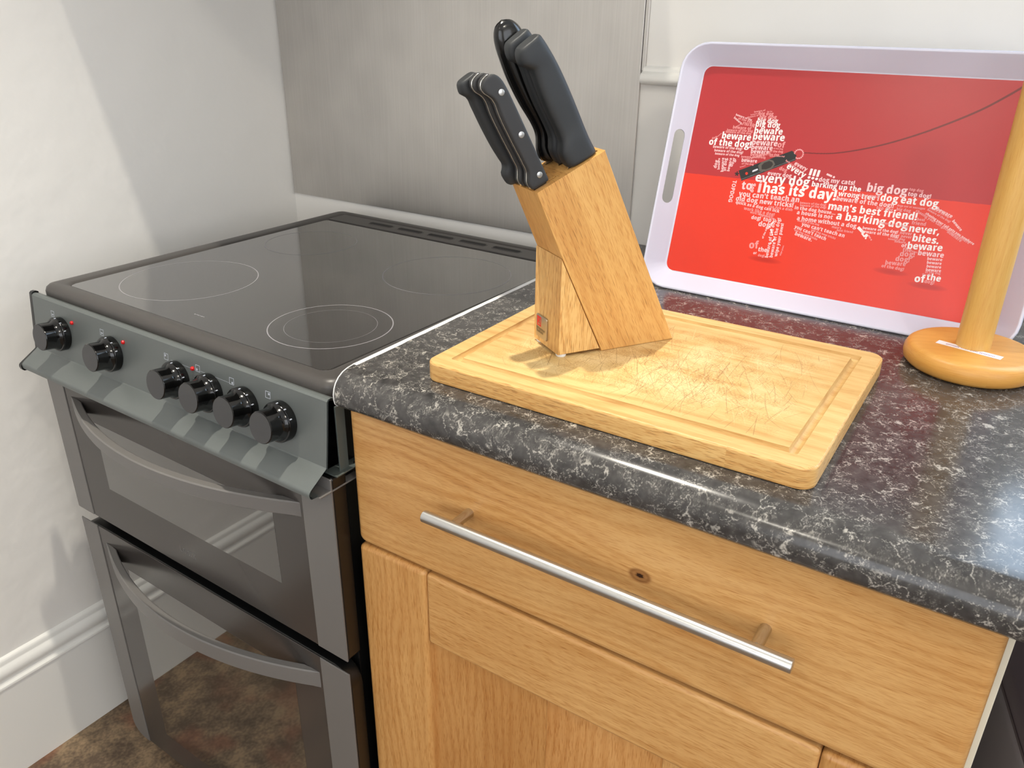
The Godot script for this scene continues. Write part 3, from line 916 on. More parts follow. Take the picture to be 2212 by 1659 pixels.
const BH := 0.003
func knife_block() -> void:
	var t := thing("knife_block", "slanted pale wooden knife block with a small metal badge, standing on the chopping board", "knife block", block_frame())
	var N := -0.0544
	# slanted body in its own axes: s up the slant, e across the slotted top
	var body := Node3D.new()
	body.name = "slotted_block"
	body.transform = slant()
	t.add_child(body)
	# slots: e0, e1, n0, n1
	var slots := [[0.0015, 0.026, 0.0085, 0.0118], [0.0015, 0.026, 0.0268, 0.03], [0.0015, 0.026, 0.0448, 0.048], [0.038, 0.0715, 0.0085, 0.0118], [0.038, 0.0715, 0.0268, 0.03], [0.034, 0.0615, 0.0448, 0.048]]
	var es := [0.0, 0.0015, 0.026, 0.034, 0.038, 0.0615, 0.0715, 0.0747]
	var ns := [0.0, 0.0085, 0.0118, 0.0268, 0.03, 0.0448, 0.048, 0.0544]
	var b := MB.new()
	var D := -0.095
	for i in es.size() - 1:
		for j in ns.size() - 1:
			var hole := false
			for s in slots:
				if es[i] >= s[0] - 1e-5 and es[i + 1] <= s[1] + 1e-5 and ns[j] >= s[2] - 1e-5 and ns[j + 1] <= s[3] + 1e-5: hole = true
			if not hole: b.quad(Vector3(es[i], 0, -ns[j]), Vector3(es[i], 0, -ns[j + 1]), Vector3(es[i + 1], 0, -ns[j + 1]), Vector3(es[i + 1], 0, -ns[j]))
	for s in slots:
		var q := [Vector3(s[0], 0, -s[2]), Vector3(s[1], 0, -s[2]), Vector3(s[1], 0, -s[3]), Vector3(s[0], 0, -s[3])]
		for k in 4:
			var u: Vector3 = q[k]; var v: Vector3 = q[(k + 1) % 4]
			b.quad(u, v, v + Vector3(0, D, 0), u + Vector3(0, D, 0))
		b.quad(q[0] + Vector3(0, D, 0), q[1] + Vector3(0, D, 0), q[2] + Vector3(0, D, 0), q[3] + Vector3(0, D, 0))
	# outline of the body in block axes, taken into the slant's axes
	var inv := slant().affine_inverse()
	var o := PackedVector2Array()
	for q in [Vector2(-0.0274, 0.1583 + BH), Vector2(0.0394, 0.1918 + BH), Vector2(0.1338, BH), Vector2(0.0487, BH), Vector2(0.0008, 0.0985 + BH)]:
		var v := inv * Vector3(q.x, q.y - BH + 0.0, 0)
		o.append(Vector2(v.x, v.y))
	o[0] = Vector2(0, 0); o[1] = Vector2(0.0747, 0)
	# sides with a small round-over
	var lo := []
	for c in [[0.0014, 0.0], [0.0004, -0.0004], [0.0, -0.0014], [0.0, N + 0.0014], [0.0004, N + 0.0004], [0.0014, N]]:
		var l := MB.inset(o, c[0], c[1])
		l[0].y = 0.0; l[1].y = 0.0
		lo.append(l)
	b.loft(lo, true, true, {Vector2i(0, 0): 1, Vector2i(1, 0): 1, Vector2i(2, 0): 1, Vector2i(3, 0): 1, Vector2i(4, 0): 1})
	var m := obj("slotted_body", b, M.beech, body, 30.0)
	# grain runs down the slant: turn the texture by building the mesh a quarter turn round
	b.p = b.p.duplicate()
	for i in b.p.size(): b.p[i] = Vector3(b.p[i].y, -b.p[i].x, b.p[i].z)
	m.mesh = b.commit(30.0)
	m.rotation.z = PI / 2
	# front wedge with upright grain
	b = MB.new()
	o = PackedVector2Array()
	for q in [Vector2(0.0, 0.0), Vector2(0.0465, 0.0), Vector2(0.0, 0.0960)]: o.append(Vector2(q.y, -q.x))
	b.prism(o, N, 0.0, 0.0012)
	var w := obj("wedge", b, M.pale_wood, t, 30.0)
	w.rotation.z = PI / 2; w.position.y = BH
	for q in [Vector2(0.006, -0.006), Vector2(0.006, N + 0.006), Vector2(0.122, -0.006), Vector2(0.122, N + 0.006)]:
		b = MB.new()
		b.lathe([Vector2(0, 0), Vector2(0.0048, 0), Vector2(0.0052, 0.001), Vector2(0.0052, BH), Vector2(0, BH)], Vector3(q.x, 0, q.y), Vector3.UP, 16)
		obj("foot", b, M.white, t)
	# badge on the wedge's front face, looking along -x
	var bt := Node3D.new()
	bt.name = "badge"
	bt.transform = Transform3D(Basis(Vector3(0, 0, 1), Vector3(0, 1, 0), Vector3(-1, 0, 0)), Vector3(0.0, 0.0070 + BH - 0.001, -0.0455))
	t.add_child(bt)
	b = MB.new(); b.rbox(Vector3(0, 0, -0.0002), Vector3(0.0228, 0.0235, 0.0022), 0.0006, 0.0022, 3)
	obj("plate", b, mat(Color(0.74, 0.70, 0.62), 0.28, 0.9), bt)
	b = MB.new()
	var red := mat(Color(0.82, 0.13, 0.08), 0.4)
	for r in [[0.0022, 0.0118, 0.0110, 0.0134], [0.0022, 0.0204, 0.0110, 0.0218], [0.0022, 0.0134, 0.0036, 0.0204], [0.0096, 0.0134, 0.0110, 0.0204]]: b.box(Vector3(r[0], r[1], 0.0021), Vector3(r[2], r[3], 0.00228))
	write(b, "R", Vector2(0.0042, 0.0143), Vector2(0.0090, 0.0143), 0.0023)
	obj("emblem", b, red, bt)
	b = MB.new()
	write(b, "Richardson", Vector2(0.0018, 0.0082), Vector2(0.0195, 0.0082), 0.0023, false)
	write(b, "Sheffield", Vector2(0.0018, 0.0050), Vector2(0.0160, 0.0050), 0.0023, false)
	obj("lettering", b, M.print_black, bt)

# axes of the slotted top: x across it (away from the wedge), y up the slant
func slant() -> Transform3D:
	var s := Vector3(-0.442, 0.897, 0).normalized()
	return Transform3D(Basis(Vector3(s.y, -s.x, 0), s, Vector3(0, 0, 1)), Vector3(-0.0274, 0.1583 + BH, 0))

# edge positions along a handle: pairs (height, x), read off at height s
func along(t: Array, s: float) -> float:
	if s <= t[0].x: return t[0].y
	for i in t.size() - 1:
		if s <= t[i + 1].x:
			var p0: float = t[maxi(i - 1, 0)].y; var p3: float = t[mini(i + 2, t.size() - 1)].y
			var d0: float = t[i].x - t[maxi(i - 1, 0)].x; var d1: float = t[i + 1].x - t[i].x; var d2: float = t[mini(i + 2, t.size() - 1)].x - t[i + 1].x
			var m0: float = 0.5 * ((t[i + 1].y - t[i].y) / d1 + ((t[i].y - p0) / d0 if d0 > 0.0 else (t[i + 1].y - t[i].y) / d1))
			var m1: float = 0.5 * ((t[i + 1].y - t[i].y) / d1 + ((p3 - t[i + 1].y) / d2 if d2 > 0.0 else (t[i + 1].y - t[i].y) / d1))
			var q: float = (s - t[i].x) / d1
			var h := q * q * (3.0 - 2.0 * q)
			return t[i].y * (1.0 - h) + t[i + 1].y * h + d1 * (q * (1.0 - q) * (1.0 - q) * m0 - q * q * (1.0 - q) * m1)
	return t[t.size() - 1].y

func handle_shape(Lt: Array, Rt: Array, z0: float, z1: float, pw: float, grow := 0.0, tilt := 0.0, taper := []) -> MB:
	# lofted from cross sections; z0..z1 is the thickness, pw how square each section is, tilt slopes the butt end
	var b := MB.new()
	var loops := []
	var s0: float = Lt[0].x; var s1: float = Lt[Lt.size() - 1].x
	var n := 56
	for i in n + 1:
		var q := float(i) / n
		# sections crowd together at both ends
		var u := q * 1.0
		if q < 0.12: u = 0.12 * pow(q / 0.12, 1.8)
		elif q > 0.82: u = 0.82 + 0.18 * (1.0 - pow((1.0 - q) / 0.18, 1.8))
		var s := lerpf(s0, s1, u)
		var l := along(Lt, s) - grow; var r := along(Rt, s) + grow
		var e := 1.0
		var ed := minf(s - s0, s1 - s)
		if ed < 0.0025: e = sqrt(maxf(0.0, 1.0 - pow(1.0 - ed / 0.0025, 2.0)))
		var sh := lerpf(0.0, 0.0018, 1.0 - e)
		var th := (z1 - z0) * 0.5
		var tm := (z1 + z0) * 0.5
		if taper: th *= along(taper, s)
		th -= minf(sh, th * 0.6)
		var loop := PackedVector3Array()
		for k in 28:
			var a := TAU * k / 28
			var cx := signf(cos(a)) * pow(absf(cos(a)), 2.0 / pw); var cy := signf(sin(a)) * pow(absf(sin(a)), 2.0 / pw)
			var x := (l + r) * 0.5 + cx * maxf((r - l) * 0.5 - sh, 0.0006)
			var lift := tilt * (x - (l + r) * 0.5) * smoothstep(0.8, 1.0, u)
			loop.append(Vector3(x, s + lift, tm + cy * th))
		loops.append(loop)
	b.loft(loops)
	return b

func knife(label: String, Lt: Array, Rt: Array, n: float, thick: float, pw: float, m: Material, blade: Array, rivets := [], tilt := 0.0, taper := []) -> void:
	var fr := block_frame() * slant()
	var t := thing("knife", label, "knife", fr * Transform3D(Basis(), Vector3(0, 0, -n)), "knives in the wooden block")
	if rivets:
		for s in [-1, 1]:
			obj("handle_scale", handle_shape(Lt, Rt, 0.0009 if s > 0 else -thick / 2, thick / 2 if s > 0 else -0.0009, pw), m, t, 45.0)
		obj("tang", handle_shape(Lt, Rt, -0.0009, 0.0009, 6.0, 0.0005), M.chrome, t, 45.0)
		for r in rivets:
			for s in [-1, 1]:
				var b := MB.new()
				b.lathe([Vector2(0, -0.001), Vector2(0.0027, -0.001), Vector2(0.0027, 0.0003), Vector2(0.0022, 0.0005), Vector2(0, 0.0006)], Vector3(r.x, r.y, s * (thick / 2 - 0.0001)), Vector3(0, 0, s), 20)
				obj("rivet", b, M.bar, t)
	else:
		obj("handle", handle_shape(Lt, Rt, -thick / 2, thick / 2, pw, 0.0, tilt, taper), m, t, 45.0)
	var bl := MB.new()
	bl.box(Vector3(blade[0], -blade[2], -0.0008), Vector3(blade[1], 0.004, 0.0008))
	obj("blade", bl, M.blade, t)

func knives() -> void:
	var v := func(a):
		var o := []
		for i in range(0, a.size(), 2): o.append(Vector2(a[i], a[i + 1]))
		return o
	var L: Array = v.call([0.0018, -0.0005, 0.0055, -0.0012, 0.0088, -0.0014, 0.0125, 0.0003, 0.0175, 0.0025, 0.026, 0.0024, 0.05, 0.0008, 0.072, 0.0, 0.0835, 0.0005, 0.0895, -0.0012, 0.0935, -0.0041, 0.0975, -0.0052, 0.1005, -0.0047, 0.1035, -0.0028, 0.1053, -0.0002, 0.1063, 0.0038])
	var R: Array = v.call([0.0018, 0.0172, 0.02, 0.0165, 0.05, 0.0157, 0.08, 0.0146, 0.092, 0.0138, 0.098, 0.0127, 0.1025, 0.0106, 0.105, 0.008, 0.1063, 0.0048])
	var rv := [Vector2(0.0078, 0.0895), Vector2(0.0094, 0.0505), Vector2(0.0105, 0.0115)]
	knife("riveted black knife nearest the camera at the block's lower edge", L, R, 0.0108, 0.013, 5.0, M.handle, [0.0025, 0.0155, 0.08], rv)
	var move := func(t, dx):
		var o := []
		for q in t: o.append(Vector2(q.x, q.y + dx))
		return o
	knife("riveted black knife with a steel edge, middle of the three small knives", move.call(L, -0.0006), move.call(R, -0.0006), 0.0288, 0.013, 5.0, M.handle, [0.0025, 0.0155, 0.08], [rv[0] + Vector2(-0.0006, 0), rv[1] + Vector2(-0.0006, 0), rv[2] + Vector2(-0.0006, 0)])
	knife("small matt black knife with a flat-ended handle, farthest left in the block", v.call([0.002, -0.0062, 0.008, -0.0075, 0.0145, -0.0074, 0.0175, -0.0048, 0.0215, -0.0032, 0.027, -0.004, 0.04, -0.0058, 0.06, -0.0072, 0.08, -0.0077, 0.0885, -0.008, 0.0915, -0.0098, 0.0945, -0.0121, 0.1, -0.0119, 0.1045, -0.0102]), v.call([0.002, 0.0137, 0.02, 0.0126, 0.05, 0.0118, 0.08, 0.0104, 0.098, 0.0082, 0.1045, 0.0068]), 0.0462, 0.0150, 3.2, M.handle_matt, [0.0025, 0.0135, 0.08], [], 0.12)
	var bl: Array = v.call([0.0008, 0.0395, 0.006, 0.0378, 0.0115, 0.0371, 0.0165, 0.0377, 0.0205, 0.0395, 0.0255, 0.0415, 0.032, 0.0419, 0.042, 0.0414, 0.058, 0.0402, 0.075, 0.0401, 0.087, 0.0407, 0.0925, 0.0402, 0.0955, 0.0375, 0.0985, 0.0345, 0.102, 0.0338, 0.1075, 0.0345, 0.1125, 0.0368])
	var br: Array = v.call([0.0008, 0.0694, 0.012, 0.068, 0.02, 0.0674, 0.035, 0.0672, 0.06, 0.0665, 0.0855, 0.0645, 0.1025, 0.0614, 0.1125, 0.0585])
	var tp: Array = v.call([0.0, 1.0, 0.02, 0.96, 0.03, 0.86, 0.06, 0.88, 0.09, 0.92, 0.1, 1.0, 0.115, 0.98])
	knife("large matt black knife nearest the camera at the block's upper edge", bl, br, 0.0112, 0.0175, 3.6, M.handle_matt, [0.04, 0.068, 0.085], [], 0.16, tp)
	var longer := func(t):
		var o := []
		for q in t: o.append(Vector2(q.x * 1.035, q.y))
		return o
	knife("large matt black knife half hidden behind the nearest large one", longer.call(bl), longer.call(br), 0.0298, 0.0158, 3.6, M.handle_matt, [0.04, 0.068, 0.085], [], 0.16, tp)
	knife("longest knife, with a glossy black rounded handle, at the back of the block", v.call([0.002, 0.0365, 0.006, 0.0325, 0.0125, 0.0316, 0.0185, 0.0328, 0.0245, 0.0355, 0.031, 0.0373, 0.0385, 0.0373, 0.062, 0.0338, 0.085, 0.0322, 0.103, 0.033, 0.113, 0.034, 0.12, 0.0358, 0.1255, 0.0390, 0.1285, 0.0428, 0.1297, 0.0468]), v.call([0.002, 0.0475, 0.006, 0.0535, 0.0125, 0.0575, 0.0185, 0.0594, 0.0225, 0.0594, 0.028, 0.0575, 0.0345, 0.0558, 0.05, 0.0562, 0.075, 0.0585, 0.097, 0.0612, 0.108, 0.0618, 0.117, 0.0608, 0.1235, 0.0580, 0.1275, 0.0540, 0.1297, 0.0488]), 0.0466, 0.0165, 2.4, M.handle_gloss, [0.036, 0.0555, 0.088], [], 0.0, v.call([0.0, 0.9, 0.03, 0.8, 0.06, 0.95, 0.1, 1.0, 0.115, 0.95, 0.122, 0.82, 0.127, 0.58, 0.1297, 0.2]))

const TW := 0.4331
const TH := 0.3051
func tray() -> void:
	var e := Basis.from_euler(Vector3(deg_to_rad(-15.5), deg_to_rad(-0.5), 0))
	var t := thing("serving_tray", "white plastic tray with a red dog print, propped upright at the back of the worktop", "tray", Transform3D(e, V(0.123, 0.0008, 0.1870)))
	var n := 6
	var f := func(ins, z): return MB.rr(0, 0, TW, TH, 0.034, ins, z, n)
	var b := MB.new()
	var lo := [f.call(0.0235, -0.0245), f.call(0.0222, -0.0237), f.call(0.0208, -0.0216), f.call(0.0040, -0.0012), f.call(0.0034, -0.0004), f.call(0.0026, 0.0), f.call(0.0011, -0.0002), f.call(0.0002, -0.0012), f.call(0.0, -0.0025), f.call(0.0006, -0.0038), f.call(0.0016, -0.0040), f.call(0.0192, -0.0248), f.call(0.0222, -0.0272)]
	var skip := {}
	for j in [n, 3 * n + 2]:
		skip[Vector2i(2, j)] = 1; skip[Vector2i(10, j)] = 1
	b.loft(lo, true, true, skip)
	for j in [n, 3 * n + 2]:
		var k: int = (j + 1) % (4 * (n + 1))
		var holes := []
		for c in [[lo[3], lo[2], 1.0], [lo[10], lo[11], -1.0]]:
			# patch from the rim side (t = 0) to the bed side (t = 1) with a stadium-shaped slot
			var P := func(s, q): return c[0][j].lerp(c[0][k], s).lerp(c[1][j].lerp(c[1][k], s), q)
			var len: float = (c[0][j] - c[0][k]).length()
			var hs := 0.0465 / len
			var hc := 0.493 if j > n else 0.507
			var ra := 0.0077 / len
			var inner := PackedVector3Array(); var outer := PackedVector3Array()
			for i in 8:
				inner.append(P.call(hc - hs + ra + (2 * hs - 2 * ra) * i / 8.0, 0.2)); outer.append(P.call(i / 8.0, 0.0))
			for i in 8:
				var a := -PI / 2 + PI * i / 8.0
				inner.append(P.call(hc + hs - ra + ra * cos(a), 0.49 + 0.29 * sin(a))); outer.append(P.call(1.0, i / 8.0))
			for i in 8:
				inner.append(P.call(hc + hs - ra - (2 * hs - 2 * ra) * i / 8.0, 0.78)); outer.append(P.call(1.0 - i / 8.0, 1.0))
			for i in 8:
				var a := PI / 2 + PI * i / 8.0
				inner.append(P.call(hc - hs + ra + ra * cos(a), 0.49 + 0.29 * sin(a))); outer.append(P.call(0.0, 1.0 - i / 8.0))
			for i in 32:
				var q := (i + 1) % 32
				if c[2] > 0: b.quad(outer[i], inner[i], inner[q], outer[q])
				else: b.quad(outer[i], outer[q], inner[q], inner[i])
			holes.append(inner)
		for i in 32:
			var q := (i + 1) % 32
			b.quad(holes[0][i], holes[1][i], holes[1][q], holes[0][q])
	obj("body", b, M.melamine, t, 35.0)
	# printed bed
	b = MB.new()
	b.loft([MB.rr(0, 0, TW, TH, 0.034, 0.0238, -0.02448, n), MB.rr(0, 0, TW, TH, 0.034, 0.0238, -0.02432, n)], false, true)
	var m := mat(Color.WHITE, 0.3)
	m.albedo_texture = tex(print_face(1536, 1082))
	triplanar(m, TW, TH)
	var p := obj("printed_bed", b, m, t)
	var tones := [MB.new(), MB.new(), MB.new(), MB.new()]
	var z := -0.02428
	var w := func(s: String, x0: float, y0: float, x1: float, y1: float, c: int): write(tones[c], s, Vector2(x0, y0) / 1000.0, Vector2(x1, y1) / 1000.0, z)
	words(w)
	for i in 4: obj(["white_lettering", "pale_lettering", "pink_lettering", "black_star"][i], tones[i], [M.print_white, M.print_pale, M.print_pink, M.print_black][i], p)

func words(w: Callable) -> void:
	var t := func(s, a, b, c, d, k): w.call(s, a, b, c, d, k)
	t.call("big dog", 104.1, 227.2, 121.5, 228.0, 2)
	t.call("big dog", 105.5, 222.9, 126.3, 224.0, 2)
	t.call("big dog", 103.9, 218.4, 128.9, 219.1, 0)
	t.call("big dog", 102.8, 213.3, 132.5, 213.8, 0)
	t.call("beware", 102.9, 205.1, 137.1, 206.5, 0)
	t.call("beware", 102.8, 197.8, 141.1, 199.2, 0)
	t.call("beware", 103.0, 191.6, 134.0, 192.5, 1)
	t.call("of", 134.7, 191.4, 143.4, 191.5, 2)
	t.call("beware", 103.4, 186.2, 129.4, 187.2, 1)
	t.call("beware", 103.9, 181.6, 126.0, 182.7, 1)
	t.call("beware", 104.2, 178.3, 121.9, 179.3, 2)
	t.call("of the dog", 122.1, 180.5, 138.9, 181.7, 2)
	t.call("of the dog", 130.4, 188.9, 142.0, 189.1, 2)
	t.call("of the dog", 126.5, 184.8, 142.8, 185.7, 2)
	t.call("beware", 63.5, 195.8, 100.2, 196.1, 0)
	t.call("of the dog!", 48.4, 186.8, 102.6, 187.7, 0)
	t.call("beware of the dog", 67.1, 202.9, 99.5, 203.4, 2)
	t.call("beware of the dog", 68.2, 205.2, 100.8, 206.4, 2)
	t.call("beware of", 75.0, 208.8, 98.3, 208.8, 2)
	t.call("beware of the dog!", 54.7, 183.5, 92.3, 184.1, 1)
	t.call("beware of the dog!", 57.3, 179.3, 94.3, 179.8, 1)
	t.call("beware of the dog", 59.1, 175.5, 90.6, 176.0, 1)
	t.call("beware of", 91.2, 222.5, 103.9, 226.0, 2)
	t.call("beware of", 94.0, 225.8, 104.2, 228.7, 2)
	t.call("beware of", 97.6, 229.4, 110.8, 232.4, 2)
	t.call("the dog", 113.0, 231.3, 119.2, 232.0, 2)
	t.call("beware of the", 75.1, 224.6, 96.4, 219.4, 1)
	t.call("beware", 73.3, 221.2, 83.9, 214.6, 1)
	t.call("of the dog", 79.1, 220.2, 97.5, 216.8, 2)
	t.call("beware of the", 86.5, 216.4, 101.9, 214.8, 2)
	t.call("beware", 78.7, 210.6, 85.0, 214.4, 2)
	t.call("of the dog", 84.1, 213.9, 101.4, 212.9, 2)
	t.call("beware", 57.2, 196.2, 62.3, 201.5, 2)
	t.call("dog", 51.5, 193.2, 57.2, 196.2, 2)
	t.call("beware", 94.7, 170.1, 113.9, 170.8, 1)
	t.call("beware of the dog", 93.3, 175.0, 123.4, 176.9, 2)
	t.call("of the dog", 95.6, 167.0, 110.6, 167.6, 2)
	t.call("beware", 94.5, 162.8, 101.0, 165.4, 2)
	t.call("beware", 74.5, 155.8, 72.0, 172.7, 1)
	t.call("of dog", 77.5, 157.1, 75.9, 172.6, 1)
	t.call("beware", 82.0, 157.1, 82.0, 173.2, 1)
	t.call("dog!", 84.3, 162.7, 87.2, 172.7, 1)
	t.call("beware", 69.0, 158.1, 66.8, 171.7, 1)
	t.call("dog", 64.5, 159.1, 64.8, 169.0, 1)
	t.call("every", 159.0, 173.2, 174.7, 166.8, 1)
	t.call("every", 150.6, 168.6, 173.8, 158.6, 0)
	t.call("every dog", 130.1, 158.0, 159.3, 157.6, 1)
	t.call("dog", 142.6, 165.5, 152.2, 163.5, 2)
	t.call("every dog", 116.8, 148.8, 181.9, 149.7, 0)
	t.call("!!!", 178.3, 159.3, 190.2, 158.2, 0)
	t.call("dog my cats!", 191.8, 157.1, 232.4, 157.5, 1)
	t.call("barking up the", 185.0, 150.6, 240.7, 150.6, 0)
	t.call("has its day!", 129.1, 136.5, 215.6, 137.6, 0)
	t.call("i", 122.5, 136.0, 125.7, 136.0, 1)
	t.call("to", 101.8, 137.3, 114.3, 138.1, 1)
	t.call("dog", 117.4, 135.3, 117.0, 145.9, 1)
	t.call("you can't teach an", 100.2, 128.8, 174.5, 130.3, 1)
	t.call("old dog new tricks!", 97.8, 122.7, 169.1, 123.4, 1)
	t.call("quick as a dog can lick", 98.5, 119.3, 154.2, 115.1, 1)
	t.call("can lick a dish", 139.9, 119.2, 169.1, 119.1, 2)
	t.call("work like a dog!", 110.1, 113.2, 149.2, 110.1, 2)
	t.call("work like a dog", 118.9, 110.0, 144.5, 108.1, 2)
	t.call("dog!", 122.0, 103.2, 133.6, 103.3, 1)
	t.call("top", 136.8, 103.0, 146.8, 102.5, 1)
	t.call("dog!", 132.6, 96.0, 148.3, 95.9, 1)
	t.call("in the dog house...", 171.4, 121.9, 219.1, 121.4, 1)
	t.call("beware of the dog!", 176.3, 129.0, 206.5, 130.0, 2)
	t.call("beware of the dog!", 177.0, 126.1, 207.2, 127.1, 2)
	t.call("a house is not", 175.2, 116.4, 217.0, 116.0, 1)
	t.call("a home without a dog", 176.8, 109.6, 245.5, 109.5, 1)
	t.call("you can't teach an", 183.6, 103.7, 234.8, 97.0, 1)
	t.call("you can't teach", 176.0, 99.9, 214.8, 90.5, 1)
	t.call("old dog new tricks", 196.1, 99.3, 225.7, 93.3, 2)
	t.call("old dog new tricks", 176.8, 96.5, 205.3, 89.2, 2)
	t.call("beware.", 178.4, 91.7, 199.5, 86.8, 1)
	t.call("best friend", 225.3, 103.1, 243.2, 103.3, 2)
	t.call("man's", 218.8, 106.1, 229.5, 105.7, 2)
	t.call("wrong tree !", 217.3, 143.3, 262.3, 143.4, 0)
	t.call("beware of the dog!!", 216.5, 137.9, 279.7, 137.3, 1)
	t.call("big dog", 247.2, 152.3, 289.9, 152.9, 1)
	t.call("top dog!", 291.1, 152.6, 314.9, 152.5, 1)
	t.call("dog eat dog", 264.0, 143.6, 324.2, 143.8, 0)
	t.call("man's best friend!", 209.7, 126.7, 306.4, 127.0, 0)
	t.call("a barking dog", 221.1, 116.7, 299.5, 116.4, 0)
	t.call("never,", 301.7, 113.9, 332.5, 114.6, 0)
	t.call("bites.", 307.6, 104.1, 334.2, 104.5, 0)
	t.call("beware", 304.7, 94.8, 339.8, 97.5, 0)
	t.call("beware", 317.0, 89.7, 342.9, 90.8, 1)
	t.call("beware", 327.6, 85.9, 342.5, 86.9, 1)
	t.call("beware", 328.2, 81.8, 342.8, 82.7, 1)
	t.call("beware", 328.9, 77.7, 343.4, 78.7, 1)
	t.call("beware", 329.1, 73.6, 344.2, 74.7, 1)
	t.call("of the dog", 328.9, 71.3, 344.4, 72.3, 2)
	t.call("the dog", 326.4, 68.7, 335.5, 69.3, 2)
	t.call("of", 320.5, 59.8, 331.0, 60.7, 0)
	t.call("the", 331.7, 64.4, 346.0, 64.4, 0)
	t.call("dog!", 330.7, 60.5, 340.7, 60.9, 2)
	t.call("dog!", 298.9, 85.6, 314.1, 86.8, 2)
	t.call("dog!", 295.6, 79.6, 310.2, 80.3, 2)
	t.call("beware", 286.0, 74.0, 307.4, 75.4, 2)
	t.call("of the dog!", 282.8, 70.2, 306.7, 70.0, 2)
	t.call("of", 298.1, 95.8, 303.4, 95.9, 1)
	t.call("the", 300.4, 91.3, 309.5, 91.5, 2)
	t.call("never", 293.1, 109.8, 305.8, 110.0, 2)
	t.call("never", 295.2, 106.3, 306.2, 106.4, 2)
	t.call("beware of the dog!", 252.8, 109.5, 291.0, 110.1, 1)
	t.call("beware of the dog!", 252.1, 105.5, 292.9, 105.8, 1)
	t.call("beware", 289.9, 99.9, 301.5, 100.0, 2)
	t.call("beware of", 282.6, 101.8, 295.4, 102.0, 2)
	t.call("friend", 302.4, 122.2, 317.0, 122.4, 2)
	t.call("best", 307.1, 127.1, 314.9, 127.1, 2)
	t.call("big dog", 283.4, 135.2, 298.5, 134.9, 2)
	t.call("dogs eat or sausages", 283.1, 139.8, 312.2, 139.7, 2)
	t.call("beware", 323.5, 140.7, 340.2, 134.2, 1)
	t.call("beware of the dog!", 314.6, 139.4, 340.0, 129.2, 2)
	t.call("chasing your tail gets you nowhere", 313.7, 135.1, 368.1, 108.7, 1)
	t.call("chasing your tail gets you nowhere", 303.2, 136.6, 363.5, 109.2, 2)
	t.call("beware", 341.8, 130.9, 352.3, 121.5, 1)
	t.call("nowhere", 339.6, 118.4, 355.2, 110.0, 2)
	t.call("top dog", 291.3, 158.5, 306.1, 158.2, 2)
	t.call("!", 247.5, 110.9, 260.0, 101.8, 0)
	t.call("!", 253.1, 104.7, 259.4, 99.1, 0)
	t.call("!", 260.8, 103.7, 265.4, 98.3, 2)
	t.call("beware of the dog!", 152.9, 59.8, 152.0, 107.1, 1)
	t.call("beware of the dog!", 158.3, 60.9, 157.7, 108.9, 1)
	t.call("wipe your paws!", 163.6, 62.8, 162.9, 103.1, 1)
	t.call("wipe paws", 167.8, 64.6, 169.1, 77.0, 2)
	t.call("of the dog!", 142.2, 81.6, 145.0, 96.9, 1)
	t.call("of", 127.4, 67.4, 138.9, 69.0, 2)
	t.call("the", 139.0, 65.6, 149.9, 66.1, 1)
	t.call("or", 134.1, 61.1, 138.2, 61.8, 1)
	t.call("dog!", 140.3, 59.5, 148.2, 59.8, 2)
	t.call("TOPDOG", 89.1, 146.8, 88.7, 120.0, 1)
	t.call("*", 89.6, 149.1, 95.0, 149.2, 3)
	t.call("beware of the dog!", 96.0, 172.0, 118.0, 178.5, 2)
	t.call("beware of the dog!", 106.0, 174.5, 128.0, 184.0, 2)
	t.call("beware of the dog!", 128.0, 179.5, 146.0, 181.0, 2)
	t.call("bark at the moon", 148.0, 176.5, 168.0, 166.0, 2)
	t.call("barking mad", 232.0, 145.0, 262.0, 146.0, 2)
	t.call("beware of the dog", 142.0, 130.0, 170.0, 129.0, 2)
	t.call("dog house", 214.0, 128.5, 232.0, 128.0, 2)
	t.call("top dog", 262.0, 134.0, 280.0, 133.5, 2)
	t.call("beware of the dog!", 268.0, 118.5, 300.0, 117.5, 2)
	t.call("beware of the dog", 178.0, 108.0, 204.0, 106.5, 2)
	t.call("dog my cats", 130.0, 109.0, 150.0, 106.0, 2)
	t.call("beware of the dog!", 316.0, 141.5, 338.0, 134.0, 2)
	t.call("every dog", 284.0, 104.5, 300.0, 103.0, 2)
	t.call("bites bites", 310.0, 92.0, 322.0, 91.0, 2)
	t.call("!", 199.0, 166.5, 209.0, 163.5, 1)
	t.call("!", 150.0, 104.0, 146.0, 96.0, 0)
	t.call("!", 148.5, 94.5, 152.5, 87.0, 0)
	t.call("!", 156.0, 84.0, 152.0, 77.0, 0)
	t.call("!", 386.0, 96.5, 392.0, 90.5, 0)
	t.call("!", 382.0, 93.0, 389.0, 86.5, 1)

func fill(im: Image, poly: Array, c: Color) -> void:
	# polygon in millimetres on the tray
	var W := im.get_width(); var H := im.get_height()
	var q := PackedVector2Array()
	var r := Rect2(Vector2(poly[0].x, poly[0].y), Vector2.ZERO)
	for v in poly:
		q.append(v); r = r.expand(v)
	for y in range(int((1.0 - r.end.y / 1000.0 / TH) * H) - 1, int((1.0 - r.position.y / 1000.0 / TH) * H) + 2):
		for x in range(int(r.position.x / 1000.0 / TW * W) - 1, int(r.end.x / 1000.0 / TW * W) + 2):
			var mm := Vector2((x + 0.5) / W * TW, (1.0 - (y + 0.5) / H) * TH) * 1000.0
			if Geometry2D.is_point_in_polygon(mm, q): im.set_pixel(x, y, c)

